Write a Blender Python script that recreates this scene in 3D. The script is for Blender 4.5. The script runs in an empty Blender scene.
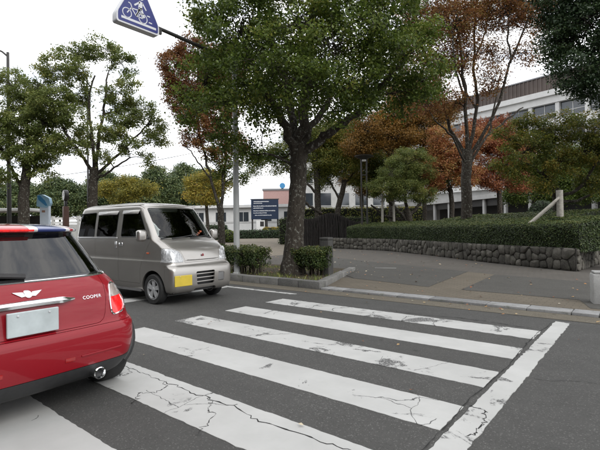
import bpy, bmesh, math, random
import numpy as np
from mathutils import Vector, Matrix
from math import sin, cos, pi, radians as R

scene = bpy.context.scene
COL = scene.collection

# ------------------------------------------------------------------ camera
YAW = R(39.169)
cam_data = bpy.data.cameras.new('camera')
cam = bpy.data.objects.new('camera', cam_data)
COL.objects.link(cam)
cam_data.sensor_width = 36.0
cam_data.lens = 36.0 * 431.74 / 600.0
cam_data.clip_start = 0.05
cam_data.clip_end = 2000.0
_m = Matrix.Rotation(YAW, 4, 'Z') @ Matrix.Rotation(R(90.313), 4, 'X') @ Matrix.Rotation(R(-0.727), 4, 'Z')
cam.matrix_world = Matrix.Translation((0, 0, 1.35)) @ _m
scene.camera = cam

# ------------------------------------------------------------------ overcast sky + weak, very soft sun
SUN_EL, SUN_AZ = 38.0, -14.0      # degrees; azimuth counter-clockwise from +X
world = bpy.data.worlds.new('World')
scene.world = world
world.use_nodes = True
wn, wl = world.node_tree.nodes, world.node_tree.links
wn.clear()
w_out = wn.new('ShaderNodeOutputWorld')
w_bg = wn.new('ShaderNodeBackground')
w_bg.inputs['Strength'].default_value = 0.1
w_sky = wn.new('ShaderNodeTexSky')
w_sky.sky_type = 'NISHITA'
w_sky.sun_disc = False
w_sky.sun_elevation = R(SUN_EL)
w_sky.sun_rotation = R(90.0 - SUN_AZ)
w_hsv = wn.new('ShaderNodeHueSaturation')
w_hsv.inputs['Saturation'].default_value = 0.25
w_tc = wn.new('ShaderNodeTexCoord')
w_map = wn.new('ShaderNodeMapping')
w_map.inputs['Scale'].default_value = (1.0, 1.0, 2.2)
w_noise = wn.new('ShaderNodeTexNoise')
w_noise.inputs['Scale'].default_value = 7.5
w_noise.inputs['Detail'].default_value = 7.0
w_noise.inputs['Roughness'].default_value = 0.62
w_noise.inputs['Distortion'].default_value = 0.35
w_ramp = wn.new('ShaderNodeValToRGB')
w_ramp.color_ramp.elements[0].position = 0.36
w_ramp.color_ramp.elements[0].color = (0.56, 0.60, 0.67, 1)
w_ramp.color_ramp.elements[1].position = 0.60
w_ramp.color_ramp.elements[1].color = (1.0, 0.995, 0.985, 1)
w_scale = wn.new('ShaderNodeVectorMath')
w_scale.operation = 'SCALE'
w_scale.inputs['Scale'].default_value = 19.0
w_mix = wn.new('ShaderNodeMix')
w_mix.data_type = 'RGBA'
w_mix.inputs['Factor'].default_value = 0.90
wl.new(w_tc.outputs['Generated'], w_map.inputs['Vector'])
wl.new(w_map.outputs['Vector'], w_noise.inputs['Vector'])
wl.new(w_noise.outputs['Fac'], w_ramp.inputs['Fac'])
wl.new(w_ramp.outputs['Color'], w_scale.inputs[0])
wl.new(w_sky.outputs['Color'], w_hsv.inputs['Color'])
wl.new(w_hsv.outputs['Color'], w_mix.inputs['A'])
wl.new(w_scale.outputs['Vector'], w_mix.inputs['B'])
wl.new(w_mix.outputs['Result'], w_bg.inputs['Color'])
wl.new(w_bg.outputs['Background'], w_out.inputs['Surface'])

sun_data = bpy.data.lights.new('sun', 'SUN')
sun_data.energy = 1.3
sun_data.angle = R(30)
sun_data.color = (1.0, 0.97, 0.92)
sun = bpy.data.objects.new('sun', sun_data)
COL.objects.link(sun)
_d = Vector((cos(R(SUN_EL)) * cos(R(SUN_AZ)), cos(R(SUN_EL)) * sin(R(SUN_AZ)), sin(R(SUN_EL))))
sun.rotation_euler = _d.to_track_quat('Z', 'Y').to_euler()

scene.view_settings.view_transform = 'Standard'
scene.view_settings.look = 'None'
scene.view_settings.gamma = 1.0
scene.view_settings.exposure = 0.22
scene.view_settings.use_curve_mapping = False
scene.render.engine = 'CYCLES'
scene.cycles.max_bounces = 8
scene.cycles.transparent_max_bounces = 12
scene.cycles.use_denoising = True

# ------------------------------------------------------------------ helpers
rng = np.random.default_rng(7)
random.seed(11)


def S(r, d):
    """site frame: r metres to the right, d metres ahead of where the photographer stands"""
    return (r * cos(YAW) - d * sin(YAW), r * sin(YAW) + d * cos(YAW))


def link(o, parent=None):
    COL.objects.link(o)
    if parent is not None:
        o.parent = parent
    return o


def tag(o, label=None, cat=None, group=None, kind=None):
    if label: o['label'] = label
    if cat: o['category'] = cat
    if group: o['group'] = group
    if kind: o['kind'] = kind
    return o


def empty(name, loc=(0, 0, 0), rz=0.0, label=None, cat=None, group=None):
    o = bpy.data.objects.new(name, None)
    o.empty_display_size = 0.2
    COL.objects.link(o)
    o.location = loc
    o.rotation_euler = (0, 0, rz)
    tag(o, label, cat, group)
    return o


def mesh_obj(name, verts, faces, mat, parent=None, smooth=False, sharp=None, recalc=False):
    me = bpy.data.meshes.new(name)
    me.from_pydata([tuple(v) for v in verts], [], [tuple(f) for f in faces])
    if recalc:
        bm = bmesh.new(); bm.from_mesh(me)
        bmesh.ops.recalc_face_normals(bm, faces=bm.faces)
        bm.to_mesh(me); bm.free()
    if mat is not None: me.materials.append(mat)
    if smooth:
        me.polygons.foreach_set('use_smooth', [True] * len(me.polygons))
        if sharp is not None:
            me.set_sharp_from_angle(angle=R(sharp))
    me.update()
    return link(bpy.data.objects.new(name, me), parent)


def quads_obj(name, V, mat, parent=None, attr=None, n=4):
    """V: (k, n, 3) independent n-gons; attr: (k,) float per face"""
    k = V.shape[0]
    me = bpy.data.meshes.new(name)
    me.vertices.add(k * n)
    me.vertices.foreach_set('co', V.reshape(-1).astype(np.float32))
    me.loops.add(k * n)
    me.loops.foreach_set('vertex_index', np.arange(k * n, dtype=np.int32))
    me.polygons.add(k)
    me.polygons.foreach_set('loop_start', np.arange(0, k * n, n, dtype=np.int32))
    me.update(calc_edges=True)
    if attr is not None:
        a = me.attributes.new('tint', 'FLOAT', 'FACE')
        a.data.foreach_set('value', np.asarray(attr, dtype=np.float32))
    if mat is not None: me.materials.append(mat)
    return link(bpy.data.objects.new(name, me), parent)


class MB:
    """collects shapes of ONE part"""
    def __init__(self):
        self.v, self.f = [], []

    def add(self, v, f):
        o = len(self.v)
        self.v += [tuple(p) for p in v]
        self.f += [tuple(i + o for i in q) for q in f]
        return self

    def box(self, x0, x1, y0, y1, z0, z1):
        return self.add([(x0, y0, z0), (x1, y0, z0), (x1, y1, z0), (x0, y1, z0), (x0, y0, z1), (x1, y0, z1), (x1, y1, z1), (x0, y1, z1)],
                        [(0, 3, 2, 1), (4, 5, 6, 7), (0, 1, 5, 4), (1, 2, 6, 5), (2, 3, 7, 6), (3, 0, 4, 7)])

    def cbox(self, c, s, rot=None, taper=1.0):
        x, y, z = s[0] / 2, s[1] / 2, s[2] / 2
        p = [(-x, -y, -z), (x, -y, -z), (x, y, -z), (-x, y, -z), (-x * taper, -y * taper, z), (x * taper, -y * taper, z), (x * taper, y * taper, z), (-x * taper, y * taper, z)]
        M = rot if rot is not None else Matrix.Identity(3)
        p = [Vector(c) + M @ Vector(q) for q in p]
        return self.add(p, [(0, 3, 2, 1), (4, 5, 6, 7), (0, 1, 5, 4), (1, 2, 6, 5), (2, 3, 7, 6), (3, 0, 4, 7)])

    def rbox(self, x0, x1, y0, y1, z0, z1, r=0.02, seg=2):
        """box with rounded edges"""
        bm = bmesh.new()
        bmesh.ops.create_cube(bm, size=1.0)
        for q in bm.verts:
            q.co = Vector(((x0 + x1) / 2 + q.co.x * (x1 - x0), (y0 + y1) / 2 + q.co.y * (y1 - y0), (z0 + z1) / 2 + q.co.z * (z1 - z0)))
        bmesh.ops.bevel(bm, geom=bm.edges[:], offset=r, segments=seg, affect='EDGES', profile=0.5)
        bm.verts.index_update()
        self.add([q.co.copy() for q in bm.verts], [[q.index for q in f.verts] for f in bm.faces])
        bm.free()
        return self

    def tube(self, pts, rad, k=8, cap=True):
        pts = [Vector(p) for p in pts]
        n = len(pts)
        if not hasattr(rad, '__len__'): rad = [rad] * n
        rings = []
        ref = None
        for i in range(n):
            t = (pts[min(i + 1, n - 1)] - pts[max(i - 1, 0)]).normalized()
            if ref is None:
                ref = Vector((0, 0, 1)) if abs(t.z) < 0.9 else Vector((1, 0, 0))
            a = (ref - t * ref.dot(t)).normalized()
            b = t.cross(a)
            ref = a
            rings.append([pts[i] + (a * cos(2 * pi * j / k) + b * sin(2 * pi * j / k)) * rad[i] for j in range(k)])
        v = [p for r in rings for p in r]
        f = []
        for i in range(n - 1):
            for j in range(k):
                f.append((i * k + j, i * k + (j + 1) % k, (i + 1) * k + (j + 1) % k, (i + 1) * k + j))
        if cap:
            f.append(tuple(range(k))[::-1]); f.append(tuple((n - 1) * k + j for j in range(k)))
        return self.add(v, f)

    def lathe(self, prof, k=32, axis='y', c=(0, 0, 0), closed=False):
        """prof: [(r, a)] revolve round the axis"""
        v, f = [], []
        n = len(prof)
        for (r, a) in prof:
            for j in range(k):
                s, t = r * cos(2 * pi * j / k), r * sin(2 * pi * j / k)
                p = {'y': (s, a, t), 'x': (a, s, t), 'z': (s, t, a)}[axis]
                v.append((p[0] + c[0], p[1] + c[1], p[2] + c[2]))
        m = n if closed else n - 1
        for i in range(m):
            for j in range(k):
                i2 = (i + 1) % n
                f.append((i * k + j, i * k + (j + 1) % k, i2 * k + (j + 1) % k, i2 * k + j))
        return self.add(v, f)

    def prism(self, poly, a0, a1, axis='y'):
        """poly [(p, q)] extruded along axis"""
        def P(p, q, a):
            return {'y': (p, a, q), 'x': (a, p, q), 'z': (p, q, a)}[axis]
        n = len(poly)
        v = [P(p, q, a0) for p, q in poly] + [P(p, q, a1) for p, q in poly]
        f = [tuple(range(n)), tuple(range(n, 2 * n))[::-1]] + [(i, i + n, (i + 1) % n + n, (i + 1) % n) for i in range(n)]
        return self.add(v, f)

    def build(self, name, mat, parent=None, smooth=False, sharp=35, recalc=True):
        return mesh_obj(name, self.v, self.f, mat, parent, smooth, sharp if smooth else None, recalc)


def catmull(pts, sub):
    P = np.array(pts, float)
    P = np.vstack([2 * P[0] - P[1], P, 2 * P[-1] - P[-2]])
    out = []
    for i in range(1, len(P) - 2):
        for j in range(sub):
            t = j / sub
            a, b, c, d = P[i - 1], P[i], P[i + 1], P[i + 2]
            out.append(0.5 * ((2 * b) + (c - a) * t + (2 * a - 5 * b + 4 * c - d) * t * t + (3 * b - a - 3 * c + d) * t ** 3))
    out.append(P[-2])
    return np.array(out)


# ------------------------------------------------------------------ materials
class NT:
    def __init__(self, name):
        self.m = bpy.data.materials.new(name)
        self.m.use_nodes = True
        self.n, self.l = self.m.node_tree.nodes, self.m.node_tree.links
        self.b = self.n['Principled BSDF']
        self.out = self.n['Material Output']
        self._tc = None

    def tc(self, which='Object'):
        if self._tc is None: self._tc = self.n.new('ShaderNodeTexCoord')
        return self._tc.outputs[which]

    def geo(self):
        return self.n.new('ShaderNodeNewGeometry').outputs['Position']

    def mapping(self, vec, scale=(1, 1, 1), loc=(0, 0, 0), rot=(0, 0, 0)):
        q = self.n.new('ShaderNodeMapping')
        q.inputs['Scale'].default_value = scale; q.inputs['Location'].default_value = loc; q.inputs['Rotation'].default_value = rot
        self.l.new(vec, q.inputs['Vector'])
        return q.outputs['Vector']

    def noise(self, vec, scale, detail=4, rough=0.55, dist=0.0):
        q = self.n.new('ShaderNodeTexNoise')
        q.inputs['Scale'].default_value = scale; q.inputs['Detail'].default_value = detail
        q.inputs['Roughness'].default_value = rough; q.inputs['Distortion'].default_value = dist
        self.l.new(vec, q.inputs['Vector'])
        return q.outputs['Fac']

    def voronoi(self, vec, scale, feature='F1', out='Distance', rnd=1.0):
        q = self.n.new('ShaderNodeTexVoronoi')
        q.feature = feature
        q.inputs['Scale'].default_value = scale
        q.inputs['Randomness'].default_value = rnd
        self.l.new(vec, q.inputs['Vector'])
        return q.outputs[out]

    def ramp(self, fac, stops, interp='LINEAR'):
        q = self.n.new('ShaderNodeValToRGB')
        cr = q.color_ramp
        cr.interpolation = interp
        while len(cr.elements) < len(stops): cr.elements.new(0.5)
        for e, (p, c) in zip(cr.elements, stops):
            e.position = p
            e.color = (c, c, c, 1) if not hasattr(c, '__len__') else (c[0], c[1], c[2], 1)
        self.l.new(fac, q.inputs['Fac'])
        return q.outputs['Color']

    def mix(self, fac, a, b, mode='MIX'):
        q = self.n.new('ShaderNodeMix')
        q.data_type = 'RGBA'; q.blend_type = mode
        for s, val in (('Factor', fac), ('A', a), ('B', b)):
            if hasattr(val, 'node'): self.l.new(val, q.inputs[s])
            elif s == 'Factor': q.inputs[s].default_value = val
            else: q.inputs[s].default_value = (val[0], val[1], val[2], 1) if hasattr(val, '__len__') else (val, val, val, 1)
        return q.outputs['Result']

    def math(self, op, a, b=None, clamp=False):
        q = self.n.new('ShaderNodeMath'); q.operation = op; q.use_clamp = clamp
        for i, val in enumerate((a, b)):
            if val is None: continue
            if hasattr(val, 'node'): self.l.new(val, q.inputs[i])
            else: q.inputs[i].default_value = val
        return q.outputs[0]

    def sep(self, vec):
        q = self.n.new('ShaderNodeSeparateXYZ'); self.l.new(vec, q.inputs[0]); return q.outputs

    def bump(self, h, strength=0.3, dist=0.01):
        q = self.n.new('ShaderNodeBump')
        q.inputs['Strength'].default_value = strength; q.inputs['Distance'].default_value = dist
        self.l.new(h, q.inputs['Height'])
        self.l.new(q.outputs['Normal'], self.b.inputs['Normal'])

    def color(self, c):
        if hasattr(c, 'node'): self.l.new(c, self.b.inputs['Base Color'])
        else: self.b.inputs['Base Color'].default_value = (c[0], c[1], c[2], 1)

    def set(self, **kw):
        for k, val in kw.items():
            i = self.b.inputs[k.replace('_', ' ')]
            if hasattr(val, 'node'): self.l.new(val, i)
            else: i.default_value = val


def basic(name, col, rough=0.5, metal=0.0, var=0.15, scale=6.0, bump=0.0, bscale=60.0, coat=0.0, spec=0.5):
    t = NT(name)
    n = t.noise(t.tc(), scale, 5, 0.6)
    lo = tuple(c * (1 - var) for c in col); hi = tuple(min(1, c * (1 + var)) for c in col)
    t.color(t.ramp(n, [(0.3, lo), (0.7, hi)]))
    t.set(Roughness=rough, Metallic=metal, Coat_Weight=coat, Specular_IOR_Level=spec)
    if bump: t.bump(t.noise(t.tc(), bscale, 4, 0.6), bump, 0.01)
    return t.m


def leaf_mat(name, stops, trans=0.35, rough=0.5):
    t = NT(name)
    a = t.n.new('ShaderNodeAttribute'); a.attribute_name = 'tint'
    c = t.ramp(a.outputs['Fac'], stops)
    t.color(c)
    t.set(Roughness=rough, Specular_IOR_Level=0.35)
    tr = t.n.new('ShaderNodeBsdfTranslucent')
    t.l.new(c, tr.inputs['Color'])
    mx = t.n.new('ShaderNodeMixShader'); mx.inputs[0].default_value = trans
    t.l.new(t.b.outputs[0], mx.inputs[1]); t.l.new(tr.outputs[0], mx.inputs[2])
    t.l.new(mx.outputs[0], t.out.inputs['Surface'])
    return t.m


def glass_mat(name, tint=0.35, rough=0.015, col=(1, 1, 1), ior=1.55):
    t = NT(name)
    tr = t.n.new('ShaderNodeBsdfTransparent'); tr.inputs['Color'].default_value = (tint * col[0], tint * col[1], tint * col[2], 1)
    gl = t.n.new('ShaderNodeBsdfGlossy'); gl.inputs['Roughness'].default_value = rough
    wav = t.n.new('ShaderNodeBump'); wav.inputs['Strength'].default_value = 0.02; wav.inputs['Distance'].default_value = 0.02
    t.l.new(t.noise(t.tc(), 2.0, 2), wav.inputs['Height'])
    t.l.new(wav.outputs[0], gl.inputs['Normal'])
    fr = t.n.new('ShaderNodeFresnel'); fr.inputs['IOR'].default_value = ior
    mx = t.n.new('ShaderNodeMixShader')
    t.l.new(fr.outputs[0], mx.inputs[0]); t.l.new(tr.outputs[0], mx.inputs[1]); t.l.new(gl.outputs[0], mx.inputs[2])
    t.l.new(mx.outputs[0], t.out.inputs['Surface'])
    return t.m


M = {}


def asphalt(name, base=(0.076, 0.075, 0.072), warm=0.0, bumpd=0.004):
    t = NT(name)
    p = t.geo()
    fine = t.noise(p, 220, 3, 0.7)
    agg = t.voronoi(p, 130, 'F1', 'Color')
    big = t.noise(p, 0.55, 5, 0.6, 0.4)
    mid = t.noise(p, 5.0, 5, 0.65)
    c = t.ramp(fine, [(0.25, tuple(b * 0.62 for b in base)), (0.6, base), (0.85, tuple(b * 1.5 for b in base))])
    aggv = t.sep(agg)[0]
    c = t.mix(t.ramp(aggv, [(0.9, 0.0), (0.97, 0.55)]), c, tuple(b * 3.0 for b in base))
    c = t.mix(t.ramp(aggv, [(0.02, 0.55), (0.14, 0.0)]), c, tuple(b * 0.35 for b in base))
    c = t.mix(t.ramp(big, [(0.35, 0.0), (0.7, 0.5)]), c, tuple(b * 0.72 for b in base))
    c = t.mix(t.ramp(mid, [(0.4, 0.0), (0.75, 0.3)]), c, tuple(b * 1.3 for b in base))
    pat = t.noise(t.mapping(p, (0.25, 1.6, 1)), 1.0, 4, 0.6)
    c = t.mix(t.ramp(pat, [(0.45, 0.0), (0.7, 0.35)]), c, tuple(b * 0.68 for b in base))
    spot = t.ramp(t.voronoi(p, 1.7, 'F1'), [(0.03, 0.55), (0.07, 0.0)])
    c = t.mix(spot, c, tuple(b * 0.35 for b in base))
    t.color(c)
    t.set(Roughness=0.88, Specular_IOR_Level=0.3)
    t.bump(t.math('ADD', fine, t.math('MULTIPLY', aggv, 0.6)), 0.6, bumpd)
    return t.m


def road_paint(name, wear=0.5):
    t = NT(name)
    p = t.geo()
    fine = t.noise(p, 200, 3, 0.7)
    patch = t.noise(p, 2.2, 6, 0.68, 0.6)
    stre = t.noise(t.mapping(p, (3.0, 14.0, 1), rot=(0, 0, 0.1)), 2.0, 5, 0.7)
    white = t.ramp(t.noise(p, 1.3, 5, 0.6), [(0.3, (0.37, 0.37, 0.36)), (0.7, (0.47, 0.47, 0.46))])
    white = t.mix(t.ramp(stre, [(0.5, 0.0), (0.75, 0.35)]), white, (0.40, 0.40, 0.39))
    # thin shrinkage cracks through the thermoplastic
    q = t.n.new('ShaderNodeVectorMath'); q.operation = 'ADD'
    dv = t.n.new('ShaderNodeTexNoise'); dv.inputs['Scale'].default_value = 5.0; dv.inputs['Detail'].default_value = 4
    t.l.new(p, dv.inputs['Vector'])
    sc = t.n.new('ShaderNodeVectorMath'); sc.operation = 'SCALE'; sc.inputs['Scale'].default_value = 0.13
    t.l.new(dv.outputs['Color'], sc.inputs[0])
    t.l.new(p, q.inputs[0]); t.l.new(sc.outputs[0], q.inputs[1])
    edge = t.voronoi(t.mapping(q.outputs[0], (1.25, 1.0, 1)), 1.15, 'DISTANCE_TO_EDGE')
    crack = t.math('LESS_THAN', edge, 0.0035)
    crmask = t.math('GREATER_THAN', t.noise(p, 0.9, 2), 0.56)
    crack = t.math('MULTIPLY', crack, crmask)
    chips = t.math('MULTIPLY', t.ramp(patch, [(0.66 - 0.14 * wear, 0.0), (0.70 - 0.14 * wear, 1.0)]), t.ramp(t.noise(p, 75, 4, 0.75), [(0.40, 0.0), (0.50, 1.0)]))
    bare = t.math('MAXIMUM', chips, crack)
    dark = t.ramp(fine, [(0.3, (0.045, 0.045, 0.045)), (0.8, (0.14, 0.14, 0.138))])
    t.color(t.mix(bare, white, dark))
    t.set(Roughness=0.75, Specular_IOR_Level=0.35)
    t.bump(t.math('SUBTRACT', t.math('MULTIPLY', fine, 0.25), bare), 0.5, 0.004)
    return t.m


def brick_paving(name, c1, c2, mortar, rot=0.0, sc=1.0):
    t = NT(name)
    p = t.geo()
    b = t.n.new('ShaderNodeTexBrick')
    t.l.new(t.mapping(p, (1, 1, 1), rot=(0, 0, rot)), b.inputs['Vector'])
    b.inputs['Scale'].default_value = 1.0 / sc
    b.inputs['Brick Width'].default_value = 0.2; b.inputs['Row Height'].default_value = 0.1
    b.inputs['Mortar Size'].default_value = 0.006; b.inputs['Mortar Smooth'].default_value = 0.3
    b.inputs['Color1'].default_value = (*c1, 1); b.inputs['Color2'].default_value = (*c2, 1); b.inputs['Mortar'].default_value = (*mortar, 1)
    n = t.noise(p, 1.4, 6, 0.65)
    c = t.mix(t.ramp(n, [(0.35, 0.0), (0.7, 0.45)]), b.outputs['Color'], tuple(x * 0.6 for x in c1))
    c = t.mix(t.ramp(t.noise(p, 90, 3, 0.7), [(0.4, 0.0), (0.8, 0.35)]), c, tuple(x * 1.5 for x in c1))
    t.color(c); t.set(Roughness=0.9, Specular_IOR_Level=0.25)
    t.bump(t.math('SUBTRACT', t.noise(p, 80, 3), t.math('MULTIPLY', b.outputs['Fac'], 1.5)), 0.4, 0.004)
    return t.m


def stone(name, stops, scale=3.0, bump=0.5):
    t = NT(name)
    p = t.geo()
    oi = t.n.new('ShaderNodeObjectInfo')
    n = t.noise(p, scale, 7, 0.65, 0.3)
    c = t.ramp(n, stops)
    c = t.mix(t.ramp(oi.outputs['Random'], [(0.0, 0.55), (0.6, 0.0)]), c, tuple(x * 0.45 for x in stops[0][1]))
    c = t.mix(t.ramp(t.noise(p, 45, 4, 0.7), [(0.5, 0.0), (0.8, 0.6)]), c, tuple(min(1, x * 1.25) for x in stops[-1][1]))
    lich = t.math('MULTIPLY', t.ramp(t.noise(p, 7, 5, 0.7), [(0.56, 0), (0.64, 1)]), 0.45)
    c = t.mix(lich, c, (0.10, 0.11, 0.075))
    t.color(c); t.set(Roughness=0.92, Specular_IOR_Level=0.25)
    t.bump(t.noise(p, 26, 7, 0.7), bump, 0.02)
    return t.m


M['asphalt'] = asphalt('asphalt')
M['asphalt_pad'] = asphalt('asphalt_pad', (0.082, 0.079, 0.072))
M['paint'] = road_paint('road_paint', 0.30)
M['paint_worn'] = road_paint('road_paint_worn', 0.75)
M['granite_pale'] = stone('granite_pale', [(0.3, (0.34, 0.34, 0.33)), (0.7, (0.46, 0.46, 0.45))], 5.0, 0.25)
M['gutter'] = asphalt('gutter_concrete', (0.135, 0.12, 0.094))
M['kerb'] = stone('kerb_granite', [(0.3, (0.20, 0.20, 0.20)), (0.7, (0.30, 0.30, 0.30))], 5.0, 0.25)
M['kerb_dark'] = stone('kerb_weathered', [(0.3, (0.13, 0.13, 0.125)), (0.7, (0.23, 0.225, 0.215))], 4.0, 0.4)
M['post_dark'] = stone('post_stone', [(0.3, (0.05, 0.05, 0.048)), (0.7, (0.095, 0.092, 0.088))], 4.0, 0.4)
M['brick'] = brick_paving('brick_paving', (0.125, 0.108, 0.084), (0.145, 0.125, 0.098), (0.075, 0.067, 0.054))
M['brick_grey'] = brick_paving('brick_paving_grey', (0.098, 0.09, 0.08), (0.113, 0.104, 0.093), (0.058, 0.053, 0.046), 0.6)
M['sand'] = asphalt('plaza_sand', (0.19, 0.165, 0.13))
M['stone'] = stone('wall_stone', [(0.3, (0.06, 0.056, 0.05)), (0.5, (0.10, 0.093, 0.08)), (0.68, (0.21, 0.197, 0.172))], 3.2, 0.7)
M['mortar'] = stone('wall_mortar', [(0.3, (0.035, 0.033, 0.03)), (0.7, (0.08, 0.075, 0.068))], 6, 0.5)
M['soil'] = stone('soil', [(0.3, (0.05, 0.038, 0.026)), (0.7, (0.10, 0.08, 0.05))], 9, 0.8)
M['bark'] = None


def bark_mat(name, dark, light, lichen):
    t = NT(name)
    p = t.tc()
    v = t.noise(t.mapping(p, (9, 9, 2.2)), 2.2, 7, 0.7, 0.5)
    c = t.ramp(v, [(0.3, dark), (0.7, light)])
    sp = t.math('MULTIPLY', t.ramp(t.noise(p, 13, 5, 0.7), [(0.565, 0), (0.62, 1)]), 0.85)
    c = t.mix(sp, c, lichen)
    t.color(c); t.set(Roughness=0.95, Specular_IOR_Level=0.2)
    t.bump(v, 0.9, 0.03)
    return t.m


M['bark'] = bark_mat('bark', (0.018, 0.015, 0.012), (0.075, 0.064, 0.052), (0.21, 0.21, 0.185))
M['bark_grey'] = bark_mat('bark_grey', (0.03, 0.025, 0.02), (0.085, 0.072, 0.06), (0.14, 0.135, 0.12))
M['twig'] = basic('twig', (0.045, 0.035, 0.025), 0.9)
G1, G2, G3, G4 = (0.040, 0.066, 0.012), (0.085, 0.128, 0.022), (0.16, 0.21, 0.038), (0.25, 0.26, 0.055)
M['leaf_green'] = leaf_mat('leaf_green', [(0.0, G1), (0.4, G2), (0.8, G3), (1.0, G4)], 0.42)
M['leaf_dark'] = leaf_mat('leaf_dark', [(0.0, (0.014, 0.030, 0.012)), (0.5, (0.026, 0.052, 0.020)), (1.0, (0.055, 0.085, 0.03))], 0.2)
M['leaf_olive'] = leaf_mat('leaf_olive', [(0.0, (0.08, 0.105, 0.022)), (0.4, (0.145, 0.175, 0.035)), (0.75, (0.24, 0.235, 0.045)), (1.0, (0.36, 0.26, 0.05))], 0.42)
M['leaf_yellow'] = leaf_mat('leaf_yellow', [(0.0, (0.17, 0.17, 0.035)), (0.4, (0.33, 0.28, 0.05)), (0.8, (0.46, 0.36, 0.07)), (1.0, (0.42, 0.24, 0.05))], 0.42)
M['leaf_brown'] = leaf_mat('leaf_brown', [(0.0, (0.10, 0.045, 0.022)), (0.4, (0.20, 0.085, 0.036)), (0.75, (0.29, 0.135, 0.045)), (1.0, (0.24, 0.18, 0.05))], 0.42)
M['leaf_orange'] = leaf_mat('leaf_orange', [(0.0, (0.22, 0.075, 0.04)), (0.4, (0.36, 0.135, 0.06)), (0.8, (0.44, 0.22, 0.08)), (1.0, (0.32, 0.24, 0.07))])
M['leaf_amber'] = leaf_mat('leaf_amber', [(0.0, (0.08, 0.07, 0.02)), (0.35, (0.17, 0.10, 0.025)), (0.7, (0.28, 0.14, 0.03)), (1.0, (0.34, 0.20, 0.04))])
M['leaf_light'] = leaf_mat('leaf_light', [(0.0, (0.085, 0.12, 0.03)), (0.4, (0.15, 0.19, 0.05)), (0.8, (0.23, 0.26, 0.07)), (1.0, (0.32, 0.30, 0.09))], 0.42)
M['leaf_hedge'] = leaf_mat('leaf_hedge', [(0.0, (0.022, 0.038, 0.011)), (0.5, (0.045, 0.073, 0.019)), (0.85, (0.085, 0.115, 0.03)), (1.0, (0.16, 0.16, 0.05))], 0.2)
M['leaf_litter'] = leaf_mat('leaf_litter', [(0.0, (0.12, 0.05, 0.025)), (0.35, (0.30, 0.11, 0.05)), (0.6, (0.42, 0.24, 0.09)), (0.85, (0.48, 0.38, 0.22)), (1.0, (0.55, 0.50, 0.40))], 0.1)
M['leaf_far'] = leaf_mat('leaf_far', [(0.0, (0.06, 0.09, 0.04)), (0.5, (0.10, 0.14, 0.055)), (1.0, (0.18, 0.20, 0.07))], 0.2)
M['hedge_core'] = basic('hedge_core', (0.010, 0.012, 0.006), 0.95)
M['steel'] = basic('painted_steel', (0.42, 0.43, 0.43), 0.45, 0.0, 0.1, 3.0)
M['steel_dark'] = basic('dark_steel', (0.035, 0.033, 0.032), 0.45)
M['white_paint'] = basic('white_paint', (0.72, 0.72, 0.71), 0.5, 0, 0.05, 2.0)
M['concrete'] = basic('concrete_wall', (0.42, 0.42, 0.41), 0.85, 0, 0.12, 1.3, 0.1, 40)
M['concrete_light'] = basic('light_concrete', (0.58, 0.58, 0.57), 0.8, 0, 0.08, 0.9, 0.1, 40)
M['wood_pale'] = basic('pale_timber', (0.33, 0.31, 0.275), 0.85, 0, 0.25, 14, 0.3, 50)
# ------------------------------------------------------------------ setting
def sheet(name, poly, z, mat, parent=None, kind=None, sub=0):
    o = mesh_obj(name, [(x, y, z) for x, y in poly], [tuple(range(len(poly)))], mat, parent)
    if kind: o['kind'] = kind
    return o


ground = sheet('ground', [(-900, -900), (900, -900), (900, 900), (-900, 900)], -0.03, M['sand'], kind='structure')
road = sheet('road', [(-260, -6.5), (260, -6.5), (260, 7.02), (-260, 7.02)], 0.0, M['asphalt'], kind='structure')
gut = sheet('gutter', [(-260, 7.02), (260, 7.02), (260, 7.47), (-260, 7.47)], 0.004, M['gutter'], kind='structure')

# crossing stripes: slightly ragged thermoplastic, one mesh each
def ragged(x0, x1, y0, y1, amp, step=0.05):
    pts = []
    def run(a, b, n):
        for i in range(n):
            t = i / n
            x, y = a[0] + (b[0] - a[0]) * t, a[1] + (b[1] - a[1]) * t
            pts.append((x + random.gauss(0, amp), y + random.gauss(0, amp)))
    run((x0, y0), (x1, y0), max(2, int((x1 - x0) / step)))
    run((x1, y0), (x1, y1), max(2, int((y1 - y0) / step)))
    run((x1, y1), (x0, y1), max(2, int((x1 - x0) / step)))
    run((x0, y1), (x0, y0), max(2, int((y1 - y0) / step)))
    return pts


def strip_mesh(name, x0, x1, y0, y1, mat, amp=0.004, z0=0.0, th=0.005):
    p = ragged(x0, x1, y0, y1, amp)
    n = len(p)
    v = [(x, y, z0 + th) for x, y in p] + [(x, y, z0 + 0.0005) for x, y in p]
    f = [tuple(range(n))] + [(i, (i + 1) % n, (i + 1) % n + n, i + n) for i in range(n)]
    return mesh_obj(name, v, f, mat, road, recalc=True)


SW, SP, SY = 0.4726, 0.9584, 6.122
for k in range(7):
    yt = SY - k * SP
    m = M['paint_worn'] if k in (0, 2) else M['paint']
    strip_mesh('crossing_stripe', -5.43, -1.10, yt - SW, yt, m, 0.003 if k != 0 else 0.005)
strip_mesh('cycle_lane_line', -1.055, -0.875, 1.9, 6.86, M['paint_worn'], 0.0045)
strip_mesh('stop_line', -7.95, -7.55, 4.02, 6.6, M['paint'], 0.004)
strip_mesh('edge_line', -60.0, -5.6, 6.62, 6.74, M['paint_worn'], 0.006)
strip_mesh('edge_line', 1.5, 60.0, 6.62, 6.74, M['paint_worn'], 0.006)

M['crack'] = basic('crack_filler', (0.014, 0.014, 0.014), 0.95)


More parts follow.
